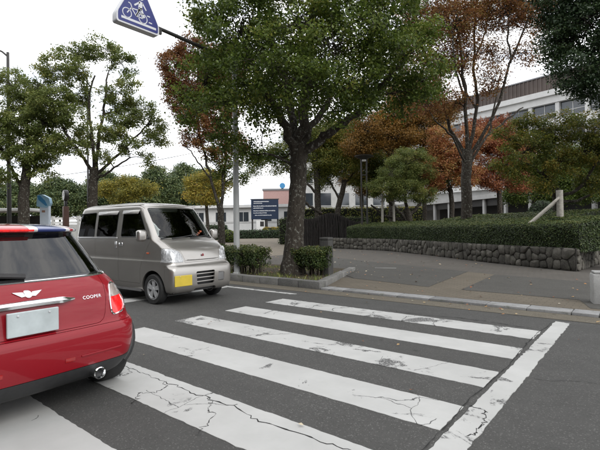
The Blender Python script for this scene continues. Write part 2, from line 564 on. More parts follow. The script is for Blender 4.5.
def crack(pts, w=0.012, z=0.0062, wob=0.018):
    P = catmull([(x, y, 0) for x, y in pts], 16)
    n = len(P)
    off = np.cumsum(rng.normal(0, wob * 0.5, (n, 2)), axis=0)
    off -= np.linspace(0, 1, n)[:, None] * off[-1]
    P[:, :2] += off + rng.normal(0, wob * 0.42, (n, 2))
    d = np.gradient(P, axis=0)[:, :2]
    d /= np.linalg.norm(d, axis=1)[:, None] + 1e-9
    nn = np.stack([-d[:, 1], d[:, 0]], 1)
    ww = 0.72 * w * np.clip(rng.normal(0.6, 0.3, n), 0.15, 1.4)
    ww[0] = ww[-1] = 0.001
    v = [(x, y, z) for x, y in P[:, :2] + nn * ww[:, None] / 2] + [(x, y, z) for x, y in P[:, :2] - nn * ww[:, None] / 2]
    f = [(i, i + 1, n + i + 1, n + i) for i in range(n - 1)]
    return mesh_obj('crack', v, f, M['crack'], road)


crack([(-1.085, 6.75), (-1.08, 6.0), (-1.09, 5.2), (-1.075, 4.3), (-1.09, 3.5), (-1.08, 2.6), (-1.1, 1.8)], 0.016, 0.0062, 0.008)
crack([(-5.2, 2.27), (-4.2, 2.22), (-3.4, 2.24), (-2.7, 2.2), (-2.0, 2.18), (-1.4, 2.2)], 0.018, 0.0062, 0.02)
crack([(-3.35, 2.22), (-3.2, 2.05), (-3.28, 1.9), (-3.1, 1.75)], 0.012)
crack([(-2.75, 2.2), (-2.6, 2.05), (-2.45, 2.0), (-2.3, 1.75)], 0.012)
crack([(-4.0, 2.22), (-3.85, 2.1), (-3.9, 1.95)], 0.010)
crack([(-1.2, 6.2), (-1.9, 6.3), (-2.8, 6.22), (-3.4, 6.28)], 0.02)
for xx in (-2.25, -2.75, -3.3, -3.95, -4.4, -4.75):
    crack([(xx, 6.13), (xx - 0.1, 5.9), (xx - 0.02, 5.64)], 0.018)
crack([(-3.55, 4.2), (-3.75, 4.0), (-3.95, 3.72)], 0.014)
crack([(-1.05, 3.3), (-0.95, 3.22), (-0.88, 3.05), (-0.93, 2.8)], 0.016)
crack([(-0.85, 4.2), (-0.1, 4.35), (0.8, 4.2), (1.8, 4.4)], 0.009, 0.0015, 0.03)

# pavement body with panels of asphalt between brick bands
PZ = 0.035
pav = sheet('pavement', [(-260, 7.80), (260, 7.80), (260, 60), (-260, 60)], PZ, M['brick_grey'], kind='structure')
sheet('brick_band', [(-6.2, 7.83), (1.2, 7.83), (1.2, 8.45), (-0.95, 8.78), (-3.02, 8.87), (-3.73, 8.89), (-5.85, 9.34), (-6.6, 9.4)], PZ + 0.004, M['brick'], pav)
sheet('brick_band', [(-3.73, 8.89), (-3.02, 8.87), (-3.23, 12.09), (-4.04, 12.45)], PZ + 0.004, M['brick'], pav)
sheet('asphalt_panel', [(-5.85, 9.34), (-3.73, 8.89), (-4.04, 12.45), (-10.52, 15.11), (-11.5, 14.4), (-7.4, 10.6)], PZ + 0.008, M['asphalt_pad'], pav)
sheet('asphalt_panel', [(-3.02, 8.87), (-0.98, 8.78), (-0.75, 8.0), (4.0, 8.0), (4.0, 11.2), (-0.9, 11.51), (-3.23, 12.09)], PZ + 0.008, M['asphalt_pad'], pav)
sheet('white_mark', [(-6.75, 12.0), (-6.15, 12.25), (-6.2, 12.32), (-6.8, 12.07)], PZ + 0.012, M['paint_worn'], pav)
sheet('sand_court', [S(-24, 17), S(-3.5, 17.5), S(2.0, 24), S(2.0, 58), S(-60, 58), S(-60, 30)], PZ + 0.004, M['sand'], pav)

# dropped kerb along the crossing, raised kerb round the planting bed
def kerb_block(x0, x1, y0, y1, z1, mat, parent, r=0.012):
    b = MB().rbox(x0, x1, y0, y1, -0.05, z1, r, 2)
    return b.build('kerb_stone', mat, parent, True, 30)


kerb = empty('kerb', (0, 0, 0)); kerb['kind'] = 'structure'
x = 6.0
i = 0
while x > -5.5:
    L = [0.62, 0.60, 0.36, 0.34, 0.6, 0.61, 0.98, 0.62][i % 8] if -5 < x < 0 else 0.6
    x0 = max(x - L, -5.55)
    kerb_block(x0 + 0.005, x - 0.005, 7.475, 7.795, 0.045 + random.uniform(-0.003, 0.003), M['kerb'], kerb)
    x = x0
    i += 1
x = -5.56
while x > -26:
    kerb_block(x - 0.60, x - 0.008, 7.47, 7.67, 0.17 + random.uniform(-0.004, 0.004), M['kerb_dark'], kerb)
    x -= 0.605
# side of the bed running away from the road
y = 7.675
while y < 10.6:
    t = (y - 7.675) / 2.9
    xx = -5.56 - 1.15 * t
    b = MB().rbox(-0.1, 0.1, 0.0, 0.585, -0.05, 0.17 - 0.05 * max(0, t - 0.3), 0.014, 2)
    o = b.build('kerb_stone', M['kerb_dark'], kerb, True, 30)
    o.location = (xx - 0.1, y, 0); o.rotation_euler = (0, 0, math.atan2(1.15, 2.9))
    y += 0.565

bed = mesh_obj('planting_bed', [(-5.75, 7.66, 0.12), (-6.95, 10.7, 0.12), (-26, 10.7, 0.12), (-26, 7.66, 0.12),
                                (-7.0, 9.2, 0.16), (-12, 9.2, 0.16)], [(0, 1, 4), (1, 2, 5, 4), (2, 3, 5), (3, 0, 4, 5)], M['soil'])
bed['kind'] = 'structure'

# ------------------------------------------------------------------ rubble retaining wall
WALL = catmull([(-0.2, 19.6), (-1.25, 17.1), (-1.62, 14.02)], 8).tolist()[:-1] + catmull([(-1.62, 14.02), (-3.73, 15.37), (-5.81, 16.96), (-8.2, 18.9), (-10.8, 20.7), (-13.0, 21.4), (-15.6, 21.9)], 8).tolist()
WALL = np.array(WALL)
_seg = np.linalg.norm(np.diff(WALL, axis=0), axis=1)
_cum = np.concatenate([[0], np.cumsum(_seg)])
WL = _cum[-1]
WH = 0.64


def wall_at(s):
    i = min(max(np.searchsorted(_cum, s) - 1, 0), len(_seg) - 1)
    t = (s - _cum[i]) / _seg[i]
    p = WALL[i] + (WALL[i + 1] - WALL[i]) * t
    d = (WALL[i + 1] - WALL[i]) / _seg[i]
    return p, np.array([d[1] * -1, d[0]])       # outward normal is to the camera side


wall = empty('stone_wall', (float(WALL[10][0]), float(WALL[10][1]), PZ), 0, 'low rubble stone retaining wall below the long clipped hedge', 'wall')
_w0 = np.array([wall.location.x, wall.location.y])
CORNER = _cum[16]


def wall_pt(s, z, out):
    p, n = wall_at(s)
    # make the outward normal face the street (negative depth side)
    if n @ np.array([sin(YAW), -cos(YAW)]) < 0 and s > CORNER: n = -n
    if s <= CORNER and n[0] < 0: n = -n
    q = p + n * out - _w0
    return (q[0], q[1], z)


# mortar backing
_ss = np.unique(np.concatenate([np.linspace(0, WL, 60), [CORNER, CORNER + 1e-3]]))
v, f = [], []
for s in _ss:
    dep_ = 0.35 * min(1.0, abs(s - CORNER) / 0.9)
    for (o_, z_) in ((0.0, -0.03), (0.0, WH), (-dep_ - 0.004, WH), (-dep_ - 0.004, -0.03)):
        v.append(wall_pt(s, z_, o_))
for i in range(len(_ss) - 1):
    for j in range(3):
        f.append((i * 4 + j, i * 4 + j + 1, (i + 1) * 4 + j + 1, (i + 1) * 4 + j))
f.append((0, 1, 2, 3)); f.append(tuple((len(_ss) - 1) * 4 + j for j in (3, 2, 1, 0)))
mesh_obj('mortar', v, f, M['mortar'], wall, recalc=True)


def clip_half(poly, mx, my, nx, ny):
    out = []
    for i in range(len(poly)):
        a, b = poly[i], poly[(i + 1) % len(poly)]
        da = (a[0] - mx) * nx + (a[1] - my) * ny
        db = (b[0] - mx) * nx + (b[1] - my) * ny
        if da <= 0: out.append(a)
        if da * db < 0:
            t = da / (da - db)
            out.append((a[0] + (b[0] - a[0]) * t, a[1] + (b[1] - a[1]) * t))
    return out


def stones_on(s0, s1):
    seeds = []
    s = s0
    while s < s1:
        w = random.uniform(0.17, 0.36)
        r = random.random()
        if r < 0.10: seeds.append((s + w / 2, WH * random.uniform(0.4, 0.6)))
        elif r < 0.55:
            h = random.uniform(0.24, 0.40)
            seeds.append((s + w * random.uniform(0.3, 0.7), h / 2)); seeds.append((s + w * random.uniform(0.3, 0.7), h + (WH - h) / 2))
        else:
            for q in (0.16, 0.5, 0.84): seeds.append((s + w * random.uniform(0.2, 0.8), WH * (q + random.uniform(-0.05, 0.05))))
        s += w
    for i, (a, b) in enumerate(seeds):
        poly = [(max(s0, a - 0.5), 0.0), (min(s1, a + 0.5), 0.0), (min(s1, a + 0.5), WH + 0.004), (max(s0, a - 0.5), WH + 0.004)]
        for j, (c, d) in enumerate(seeds):
            if i == j or abs(c - a) > 1.0: continue
            L = math.hypot(c - a, d - b)
            if L < 1e-4: continue
            poly = clip_half(poly, (a + c) / 2, (b + d) / 2, (c - a) / L, (d - b) / L)
            if len(poly) < 3: break
        if len(poly) < 3: continue
        cx = sum(p[0] for p in poly) / len(poly); cz = sum(p[1] for p in poly) / len(poly)
        # cut corners, then shrink for the joint
        P = []
        for q in range(len(poly)):
            a0, b0, c0 = poly[q - 1], poly[q], poly[(q + 1) % len(poly)]
            P.append((b0[0] + (a0[0] - b0[0]) * 0.2, b0[1] + (a0[1] - b0[1]) * 0.2))
            P.append((b0[0] + (c0[0] - b0[0]) * 0.2, b0[1] + (c0[1] - b0[1]) * 0.2))
        size = max(0.05, min(max(p[0] for p in P) - min(p[0] for p in P), max(p[1] for p in P) - min(p[1] for p in P)))
        g = 1 - 0.018 / size
        proud = random.uniform(0.02, 0.06)
        v, f = [], []
        n = len(P)
        for (sc_, o_) in ((g, -0.03), (g * 0.98, proud * 0.55), (g * 0.74, proud)):
            for (px, pz) in P:
                jx, jz = random.gauss(0, 0.004), random.gauss(0, 0.004)
                v.append(wall_pt(cx + (px - cx) * sc_ + jx, cz + (pz - cz) * sc_ + jz, o_ + random.gauss(0, 0.005)))
        for r_ in range(2):
            for q in range(n):
                f.append((r_ * n + q, r_ * n + (q + 1) % n, (r_ + 1) * n + (q + 1) % n, (r_ + 1) * n + q))
        v.append(wall_pt(cx, cz, proud * random.uniform(0.95, 1.25)))
        for q in range(n):
            f.append((2 * n + q, 2 * n + (q + 1) % n, 3 * n))
        mesh_obj('stone', v, f, M['stone'], wall, True, 50, True)


stones_on(0.02, CORNER - 0.02)
stones_on(CORNER + 0.02, WL)

# ------------------------------------------------------------------ foliage tools
def leaf_quads(C, N, size, elong=2.0, jit=0.7):
    """diamond leaves at C, roughly facing N"""
    k = len(C)
    N = N + rng.normal(0, jit, (k, 3))
    N /= np.linalg.norm(N, axis=1)[:, None] + 1e-9
    T = np.cross(N, rng.normal(0, 1, (k, 3)))
    T /= np.linalg.norm(T, axis=1)[:, None] + 1e-9
    B = np.cross(N, T)
    s = size * rng.uniform(0.65, 1.35, k)[:, None]
    a = T * s * 0.5
    b = B * s * 0.5 / elong * 1.25
    droop = N * s * 0.08
    return np.stack([C - a, C + b - a * 0.1 + droop, C + a, C - b - a * 0.1 + droop], 1)


def tubes_np(paths, k=5):
    """many tapered tubes -> verts, faces"""
    V, F, o = [], [], 0
    for P, rad in paths:
        P = np.asarray(P, float); n = len(P)
        t = np.gradient(P, axis=0)
        t /= np.linalg.norm(t, axis=1)[:, None] + 1e-9
        ref = np.array([0.31, 0.17, 0.93]) if abs(t[0, 2]) < 0.8 else np.array([0.9, 0.3, 0.1])
        a = np.cross(t, ref); a /= np.linalg.norm(a, axis=1)[:, None] + 1e-9
        b = np.cross(t, a)
        ang = np.arange(k) * 2 * np.pi / k
        ring = P[:, None, :] + (a[:, None, :] * np.cos(ang)[None, :, None] + b[:, None, :] * np.sin(ang)[None, :, None]) * np.asarray(rad)[:, None, None]
        V.append(ring.reshape(-1, 3))
        i = np.arange(n - 1)[:, None] * k; j = np.arange(k)[None, :]
        q = np.stack([i + j, i + (j + 1) % k, i + k + (j + 1) % k, i + k + j], -1).reshape(-1, 4) + o
        F.append(q)
        o += n * k
    return np.vstack(V), np.vstack(F)


def np_mesh(name, V, F, mat, parent=None, smooth=True):
    me = bpy.data.meshes.new(name)
    me.vertices.add(len(V)); me.vertices.foreach_set('co', V.reshape(-1).astype(np.float32))
    n = F.shape[1]
    me.loops.add(F.size); me.loops.foreach_set('vertex_index', F.reshape(-1).astype(np.int32))
    me.polygons.add(len(F)); me.polygons.foreach_set('loop_start', np.arange(0, F.size, n, dtype=np.int32))
    me.update(calc_edges=True)
    if smooth: me.polygons.foreach_set('use_smooth', np.ones(len(F), bool))
    me.materials.append(mat)
    return link(bpy.data.objects.new(name, me), parent)


def tree(name, spec, label, leaf, bark='bark', size=0.09, dens=1.0, per=46, cr=0.30, spread=0.45, group=None, top_leaf=None, k=7, twigs=True, tint=(0.45, 0.2), base_z=PZ, hollow=0.35, flat=0.7, cat='tree'):
    x, y = S(*spec['site'])
    root = empty(name, (x, y, base_z), YAW, label, cat, group)
    paths = []
    pool_p, pool_r = [], []

    def reg(P, rad):
        paths.append((P, rad))
        for p, r in zip(P, rad): pool_p.append(p); pool_r.append(r)

    tr = catmull(spec['trunk'], 5)
    tr[:, 2] += (0.0)
    wob = rng.normal(0, 0.012, (len(tr), 2)); wob[0] = 0
    tr[:, :2] += wob
    top = tr[-1]
    reg(tr[:, :3], np.maximum(tr[:, 3], 0.01))
    for l in spec['limbs']:
        q = catmull(l, 5)
        q[1:, :3] += rng.normal(0, 0.02 + 0.15 * q[1:, 3:4], (len(q) - 1, 3))
        reg(q[:, :3], np.maximum(q[:, 3], 0.008))
    C = spec['clumps']
    order = sorted(range(len(C)), key=lambda i: (C[i][0] - top[0]) ** 2 + (C[i][1] - top[1]) ** 2 + (C[i][2] - top[2]) ** 2)
    cl_c, cl_n, cl_t = [], [], []
    for i in order:
        cx, cy, cz, rx, rz = C[i]
        c = np.array([cx, cy, cz]); rad3 = np.array([rx, (rx + rz) / 2, rz])
        PP, RR = np.array(pool_p), np.array(pool_r)
        dv = PP - c
        dist = np.linalg.norm(dv, axis=1)
        cost = dist + 1.5 * np.maximum(0, PP[:, 2] - (cz - 0.25 * dist)) + (PP[:, 2] < 0.3 * top[2]) * 50
        a = int(np.argmin(cost))
        p0, r0 = PP[a], RR[a]
        L = np.linalg.norm(c - p0)
        r1 = min(r0 * 0.7, 0.022 * L + 0.018)
        m1 = p0 + (c - p0) * 0.35 + np.array([0, 0, 0.12 * L]) + rng.normal(0, 0.05 * L, 3)
        m2 = p0 + (c - p0) * 0.7 + np.array([0, 0, 0.08 * L]) + rng.normal(0, 0.05 * L, 3)
        q = catmull([p0, m1, m2, c], 4)
        reg(q, np.linspace(r1, 0.012, len(q)))
        # twigs and leaf clusters
        nc = int(max(4, dens * 11 * (rx * rz * (rx + rz) / 2) ** 0.70))
        u = rng.normal(0, 1, (nc, 3)); u /= np.linalg.norm(u, axis=1)[:, None]
        e = c + u * rad3 * (rng.uniform(hollow, 1.0, nc)[:, None] ** 0.6)
        if twigs:
            src = q[len(q) // 2:]
            for ee in e:
                s0 = src[rng.integers(len(src))]
                mm = (s0 + ee) / 2 + rng.normal(0, 0.08 * np.linalg.norm(ee - s0) + 0.01, 3)
                paths.append((np.array([s0, mm, ee]), np.array([0.012, 0.008, 0.003])))
        cl_c.append(e); cl_n.append(u)
        cl_t.append(rng.normal(tint[0], tint[1] * 0.7, nc) + rng.normal(0, 0.08))
    E, U, Tt = np.vstack(cl_c), np.vstack(cl_n), np.concatenate(cl_t)
    big = [p for p in paths if p[1][0] > 0.03]
    small = [p for p in paths if p[1][0] <= 0.03]
    V1, F1 = tubes_np(big, max(k, 7))
    if small:
        V2, F2 = tubes_np(small, 3)
        V1, F1 = np.vstack([V1, V2]), np.vstack([F1, F2 + len(V1)])
    np_mesh('trunk', V1, F1, M[bark], root)
    nl = rng.poisson(per, len(E))
    idx = np.repeat(np.arange(len(E)), nl)
    off = rng.normal(0, 1, (len(idx), 3)) * np.array([cr, cr, cr * flat]) * 0.55
    P = E[idx] + off
    N = U[idx] * spread + np.array([0, 0, 0.75])
    tt = np.clip(Tt[idx] + rng.normal(0, tint[1], len(idx)), 0, 1)
    Q = leaf_quads(P, N, size)
    if top_leaf is None:
        quads_obj('crown', Q, M[leaf], root, tt)
    else:
        zc, zs, m2 = top_leaf
        sel = (P[:, 2] - P[:, 0] * 0.25 + rng.normal(0, zs, len(P))) > zc
        quads_obj('crown', Q[~sel], M[leaf], root, tt[~sel])
        o = quads_obj('crown', Q[sel], M[m2], root, tt[sel])
    return root


def sample_surface(V, F, n):
    V = np.asarray(V, float)
    T = np.array([(f[0], f[i], f[i + 1]) for f in F for i in range(1, len(f) - 1)])
    a, b, c = V[T[:, 0]], V[T[:, 1]], V[T[:, 2]]
    cr_ = np.cross(b - a, c - a); ar = np.linalg.norm(cr_, axis=1)
    pick = rng.choice(len(T), n, p=ar / ar.sum())
    u, w = rng.random(n), rng.random(n)
    fl = u + w > 1
    u[fl], w[fl] = 1 - u[fl], 1 - w[fl]
    P = a[pick] + (b - a)[pick] * u[:, None] + (c - a)[pick] * w[:, None]
    N = cr_[pick] / (ar[pick][:, None] + 1e-12)
    return P, N


def leafy(name, V, F, n, size, leaf, root, thick=0.05, jit=0.55, tint=(0.45, 0.2), core='hedge_core', corename='stems', flip=False, clump=0.6):
    """twiggy core with a coat of single leaves"""
    o = mesh_obj(corename, V, F, M[core], root, False, None, True)
    me = o.data
    V2 = [tuple(q.co) for q in me.vertices]; F2 = [tuple(p.vertices) for p in me.polygons]
    P, N = sample_surface(V2, F2, n)
    P = P + N * rng.normal(thick * 0.5, thick * 0.6, n)[:, None] + rng.normal(0, thick * 0.4, (n, 3))
    ph = np.sin(P[:, 0] * 5.1 + 1.3) * np.sin(P[:, 1] * 4.3 + 0.4) * np.sin(P[:, 2] * 6 + 2)
    t = np.clip(rng.normal(tint[0], tint[1], n) + ph * 0.12 + 0.28 * np.clip(N[:, 2], 0, 1), 0, 1)   # upward-facing leaves tinted lighter: sky light put into the colour
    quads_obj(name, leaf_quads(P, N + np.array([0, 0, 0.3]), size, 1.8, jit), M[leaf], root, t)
    return root


def blob(rx, ry, rz, c=(0, 0, 0), n=14, m=9, noise=0.08, seed=0, zmin=-1.0):
    r_ = np.random.default_rng(seed)
    ph = r_.uniform(0, 6.28, 6)
    v, f = [], []
    for i in range(m + 1):
        th = pi * i / m
        for j in range(n):
            a = 2 * pi * j / n
            d = 1 + noise * (sin(3 * a + ph[0]) * sin(2 * th + ph[1]) + 0.6 * sin(5 * a + ph[2] + 3 * th) + 0.4 * sin(7 * a + ph[3]))
            z = max(zmin, cos(th) * d)
            v.append((c[0] + rx * sin(th) * cos(a) * d, c[1] + ry * sin(th) * sin(a) * d, c[2] + rz * z))
    for i in range(m):
        for j in range(n):
            f.append((i * n + j, (i + 1) * n + j, (i + 1) * n + (j + 1) % n, i * n + (j + 1) % n))
    return v, f

# ------------------------------------------------------------------ tree skeletons in metres: x right, y away, z up, radius
TREE = {}
TREE['main']={'site':(-0.21,11.2),'trunk':[(0.0,0,-0.05,0.362),(0.05,0,0.63,0.265),(0.1,0,1.54,0.229),(0.18,0,2.58,0.217),(0.21,0.05,3.36,0.229)],'limbs':[[(0.16,0,2.97,0.126),(-0.18,-0.3,3.88,0.107),(-0.62,-0.6,4.66,0.088),(-1.09,-0.9,5.45,0.058)],[(0.18,0,3.23,0.146),(0.36,0.2,4.39,0.126),(0.52,0.3,5.69,0.097),(0.67,0.4,7.24,0.078),(0.73,0.5,8.8,0.058)],[(0.29,0,3.1,0.126),(0.86,-0.2,3.56,0.107),(1.5,-0.5,3.86,0.088),(2.15,-0.7,4.5,0.068),(2.8,-0.9,5.27,0.049)],[(0.18,0,3.36,0.117),(-0.05,0.8,4.66,0.097),(-0.31,1.3,5.96,0.078),(-0.7,1.6,7.26,0.058)],[(0.26,0,3.36,0.097),(0.99,0.9,4.64,0.078),(1.5,1.5,5.93,0.058)]],'clumps':[(-2.08,-0.6,4.89,0.83,0.73),(-1.22,-0.9,5.97,1.04,0.88),(-1.82,-0.3,6.88,0.93,0.78),(-2.26,-0.4,4.17,0.52,0.47),(-1.35,-1.0,4.21,0.78,0.67),(-0.57,-1.6,4.79,0.93,0.78),(0.08,-1.4,5.95,1.04,0.88),(0.99,-1.7,5.29,1.04,0.88),(1.89,-1.3,5.8,1.14,0.93),(2.8,-1.0,5.27,0.93,0.78),(3.37,-0.5,4.92,0.62,0.57),(2.54,-0.8,4.42,0.78,0.62),(1.25,-0.9,6.59,0.93,0.67),(2.67,-0.4,6.7,1.04,0.88),(-0.44,-0.8,7.0,1.14,0.88),(0.21,-1.9,4.39,0.88,0.67),(1.5,-1.4,4.43,0.78,0.57),(-1.35,-0.5,3.43,0.52,0.36),(-0.57,-1.0,3.68,0.57,0.39),(-1.04,-0.3,3.06,0.36,0.21),(-1.74,-0.2,3.64,0.42,0.31),(0.99,-1.2,3.92,0.52,0.31),(-0.44,0.6,3.16,0.26,0.18),(3.19,-0.4,4.49,0.52,0.42),(-0.96,0.3,8.04,1.56,1.04),(0.99,0.6,8.4,1.56,1.09),(2.54,0.6,8.0,1.25,0.93),(-0.05,0.6,9.72,1.82,1.04),(1.76,0.8,9.69,1.3,0.93),(-1.35,1.4,5.45,1.14,0.93),(-0.05,1.9,5.18,1.3,0.99),(1.5,1.9,5.16,1.3,0.93),(2.54,1.4,5.66,1.14,0.93),(0.21,2.1,6.73,1.56,1.04),(-1.87,1.0,6.24,0.88,0.78)]}
TREE['zelkova']={'site':(8.12,21),'trunk':[(0.0,0,-0.05,0.311),(0.0,0,3.06,0.253),(0.05,0,4.28,0.253),(0.1,0,5.01,0.253)],'limbs':[[(0.05,0,4.52,0.098),(-0.73,0.3,6.48,0.074),(-1.41,0.5,8.67,0.057),(-2.04,0.6,11.11,0.044),(-2.38,0.7,13.79,0.026)],[(0.1,0,4.76,0.098),(-0.15,-0.4,7.44,0.079),(-0.44,-0.6,9.88,0.061),(-0.73,-0.8,12.31,0.044),(-0.92,-1,14.75,0.026)],[(0.15,0,4.76,0.098),(0.54,0,6.95,0.079),(0.54,0.2,9.38,0.061),(0.73,0.3,12.3,0.044),(0.83,0.3,15.21,0.028)],[(0.15,0,4.62,0.092),(1.22,-0.5,6.7,0.07),(1.85,-0.8,8.88,0.055),(2.58,-1,10.81,0.042),(3.31,-1.2,13.24,0.026)],[(0.19,0,4.28,0.074),(1.22,0.4,5.72,0.061),(2.33,0.7,6.54,0.048),(3.31,0.9,7.3,0.031)],[(0.05,0,4.04,0.066),(-0.83,-0.5,5.51,0.048),(-1.8,-0.9,6.25,0.035)],[(-1.31,0.5,8.43,0.053),(-1.9,0.2,9.9,0.039),(-2.68,0,11.37,0.026)],[(-0.44,-0.6,9.88,0.053),(-1.12,-0.3,11.1,0.037),(-1.51,-0.1,12.81,0.024)],[(0.54,0.2,9.38,0.053),(1.22,0.6,10.83,0.039),(1.7,0.9,12.53,0.026)],[(1.85,-0.8,8.88,0.048),(1.61,-1.1,10.58,0.035),(1.85,-1.3,12.28,0.024)],[(1.22,0.4,5.72,0.048),(1.85,0.8,7.66,0.037),(2.33,1.1,9.36,0.026)],[(-0.15,-0.4,7.44,0.057),(-0.83,-0.9,8.91,0.042),(-1.02,-1.2,10.62,0.028)],[(0.54,0,6.95,0.053),(0.05,0.6,8.66,0.039),(-0.05,1.0,10.85,0.026)],[(2.58,-1,10.81,0.039),(3.16,-0.7,11.53,0.028),(3.94,-0.5,12.01,0.02)]],'clumps':[(-2.29,0.4,10.39,1.17,1.26),(-1.8,0.5,12.08,1.46,1.26),(-0.73,-0.6,10.85,1.26,1.17),(0.15,0.2,11.82,1.46,1.17),(1.61,-0.6,11.31,1.36,1.07),(2.82,-0.8,11.78,1.26,1.07),(-1.31,0.2,8.67,1.07,0.97),(-0.1,-0.5,9.39,0.88,0.88),(0.63,0.2,14.0,2.43,1.46),(-1.8,0.4,14.27,1.75,1.46),(2.82,-0.6,13.73,1.75,1.26),(-2.04,-0.4,7.22,1.07,0.88),(-0.58,-0.2,7.2,0.78,0.78),(1.12,-0.5,8.16,0.78,0.68),(-2.77,0.2,8.45,0.78,0.88),(2.58,-0.8,9.35,0.68,0.58),(3.79,-0.6,12.26,0.97,0.78),(1.85,0.6,12.52,1.26,0.88),(3.31,-0.8,10.56,0.68,0.58),(1.61,0.4,9.85,0.78,0.68),(-0.92,0.6,9.64,0.78,0.78)]}
TREE['evergreen']={'site':(11.51,14),'trunk':[(0.0,0,-0.05,0.363),(-0.1,0,2.09,0.259),(-0.16,0,4.36,0.233),(-0.23,0,6.63,0.182),(-0.32,0,9.88,0.104)],'limbs':[],'clumps':[(-2.11,0,7.63,1.3,1.1),(-2.59,-0.3,6.18,0.84,0.78),(-1.78,-0.4,5.84,1.17,0.78),(-2.92,0.2,7.15,0.65,0.78),(-2.27,0.2,9.09,1.43,1.17),(-0.81,-0.6,7.29,1.49,1.3),(-0.49,-0.5,5.5,1.49,0.78),(-2.59,0.3,8.28,0.91,0.97),(-0.16,0,9.23,1.62,1.3),(1.13,0.2,7.26,1.62,1.3),(-1.46,0.2,10.86,1.62,1.3),(1.13,0.3,5.64,1.3,0.84)]}
TREE['persimmon']={'site':(10.24,17),'trunk':[(0.0,0,-0.05,0.221),(-0.04,0,1.9,0.189),(-0.12,0,2.49,0.173)],'limbs':[[(-0.12,0,2.3,0.08),(-0.59,-0.3,3.01,0.062),(-1.26,-0.6,3.42,0.046),(-1.89,-0.8,3.7,0.032)],[(-0.08,0,2.38,0.08),(-0.16,0.3,3.16,0.062),(-0.47,0.5,4.07,0.044),(-0.79,0.6,4.87,0.028)],[(-0.04,0,2.3,0.08),(0.59,-0.4,2.76,0.062),(1.02,-0.6,3.54,0.046),(1.65,-0.8,4.05,0.032)],[(-0.04,0,2.18,0.071),(0.98,0.3,2.28,0.053),(1.97,0.5,2.74,0.035)]],'clumps':[(-1.58,-0.7,4.09,0.95,0.71),(-1.89,-0.6,3.19,0.63,0.47),(-0.79,0,4.75,1.02,0.71),(0.2,0.2,5.13,1.18,0.63),(1.18,-0.3,5.04,1.1,0.71),(0.59,-0.6,4.06,1.1,0.63),(-0.39,-0.9,3.68,0.87,0.55),(1.77,-0.5,3.85,1.02,0.79),(2.36,0.2,2.86,1.02,0.71),(1.18,-0.4,2.87,0.79,0.47),(-0.98,-0.5,2.9,0.55,0.39),(2.76,0.2,4.62,1.18,0.95),(-2.05,-0.2,4.69,0.63,0.47),(-2.36,-0.4,3.7,0.47,0.35),(-1.18,0.2,5.38,0.63,0.39)]}
TREE['clipped']={'site':(6.5,26),'trunk':[(0.12,0,-0.05,0.289),(0.06,0,1.71,0.241),(-0.12,0,2.31,0.217)],'limbs':[[(0.0,0,1.59,0.108),(-0.78,-0.3,2.32,0.081),(-1.39,-0.5,2.93,0.054)],[(0.0,0,1.83,0.108),(0.72,0.1,2.6,0.081),(1.45,0.2,3.2,0.054)],[(0.0,0,2.01,0.108),(-0.18,0.1,3.22,0.081),(0.0,0.2,4.6,0.054)],[(0.06,0,1.59,0.095),(-1.39,0.3,2.03,0.081),(-2.17,0.4,2.64,0.054)]],'clumps':[(0.24,0.2,5.2,1.32,0.84),(-0.6,-0.2,4.61,1.2,0.72),(0.96,0.3,4.47,0.84,0.72),(-1.32,-0.6,3.53,1.02,0.6),(-0.18,-0.7,3.4,0.96,0.6),(-2.17,-0.2,3.66,0.48,0.48),(0.96,0.2,3.26,0.72,0.6)]}
TREE['maple']={'site':(9.51,27),'trunk':[(0.06,0,-0.05,0.175),(0.0,0,2.94,0.15),(-0.13,0,3.88,0.13)],'limbs':[],'clumps':[(-0.75,0,4.7,1.13,0.88),(0.38,0.2,5.44,1.13,0.88),(0.63,-0.4,4.06,0.75,0.5),(-1.25,0,3.71,0.75,0.5),(-0.25,0.4,6.07,1.0,0.63),(1.63,0.6,6.98,1.13,0.75),(1.13,0.2,6.05,0.88,0.63),(-0.44,0.6,7.01,1.0,0.63),(1.0,0,4.68,0.88,0.63)]}
TREE['maple2']={'site':(13.9,30),'trunk':[(0.0,0,-0.05,0.195),(0.0,0,3.42,0.167),(-0.14,0,4.81,0.145)],'limbs':[],'clumps':[(-0.83,0,7.25,1.25,0.97),(0.0,0.2,8.08,1.11,0.83),(-1.53,0.4,8.1,0.97,0.69),(0.35,-0.4,6.54,1.25,0.83),(-0.69,0,5.51,1.11,0.69),(1.04,0.2,5.28,0.97,0.69),(1.74,0.2,6.53,0.97,0.69),(0.83,0.3,7.37,0.97,0.69),(-0.35,0,4.33,1.25,0.56),(1.39,0,4.17,0.97,0.56),(-1.53,0,4.62,0.83,0.56)]}
TREE['autumnA']={'site':(2.9,33),'trunk':[(-0.08,0,-0.05,0.245),(0.0,0,2.49,0.22),(0.31,0,3.78,0.208),(0.54,0,4.92,0.183)],'limbs':[[(0.15,0,3.4,0.086),(-0.61,0.2,4.79,0.069),(-1.38,0.3,5.56,0.048)],[(0.46,0,4.54,0.086),(1.38,-0.2,5.53,0.069),(2.14,-0.3,6.28,0.048)]],'clumps':[(-0.61,0,6.47,1.38,0.92),(0.92,0.2,7.06,1.38,0.92),(2.14,-0.2,6.28,0.92,0.76),(0.54,-0.5,5.84,1.38,0.69),(-1.22,0.2,5.56,0.92,0.61),(0.15,0.4,7.99,1.38,0.76),(1.68,0.4,7.59,1.07,0.69),(1.3,0.3,8.58,1.22,0.76),(-0.99,0.3,7.62,1.07,0.76),(2.6,0.2,7.19,0.92,0.76),(1.68,0.2,5.06,0.92,0.54)]}
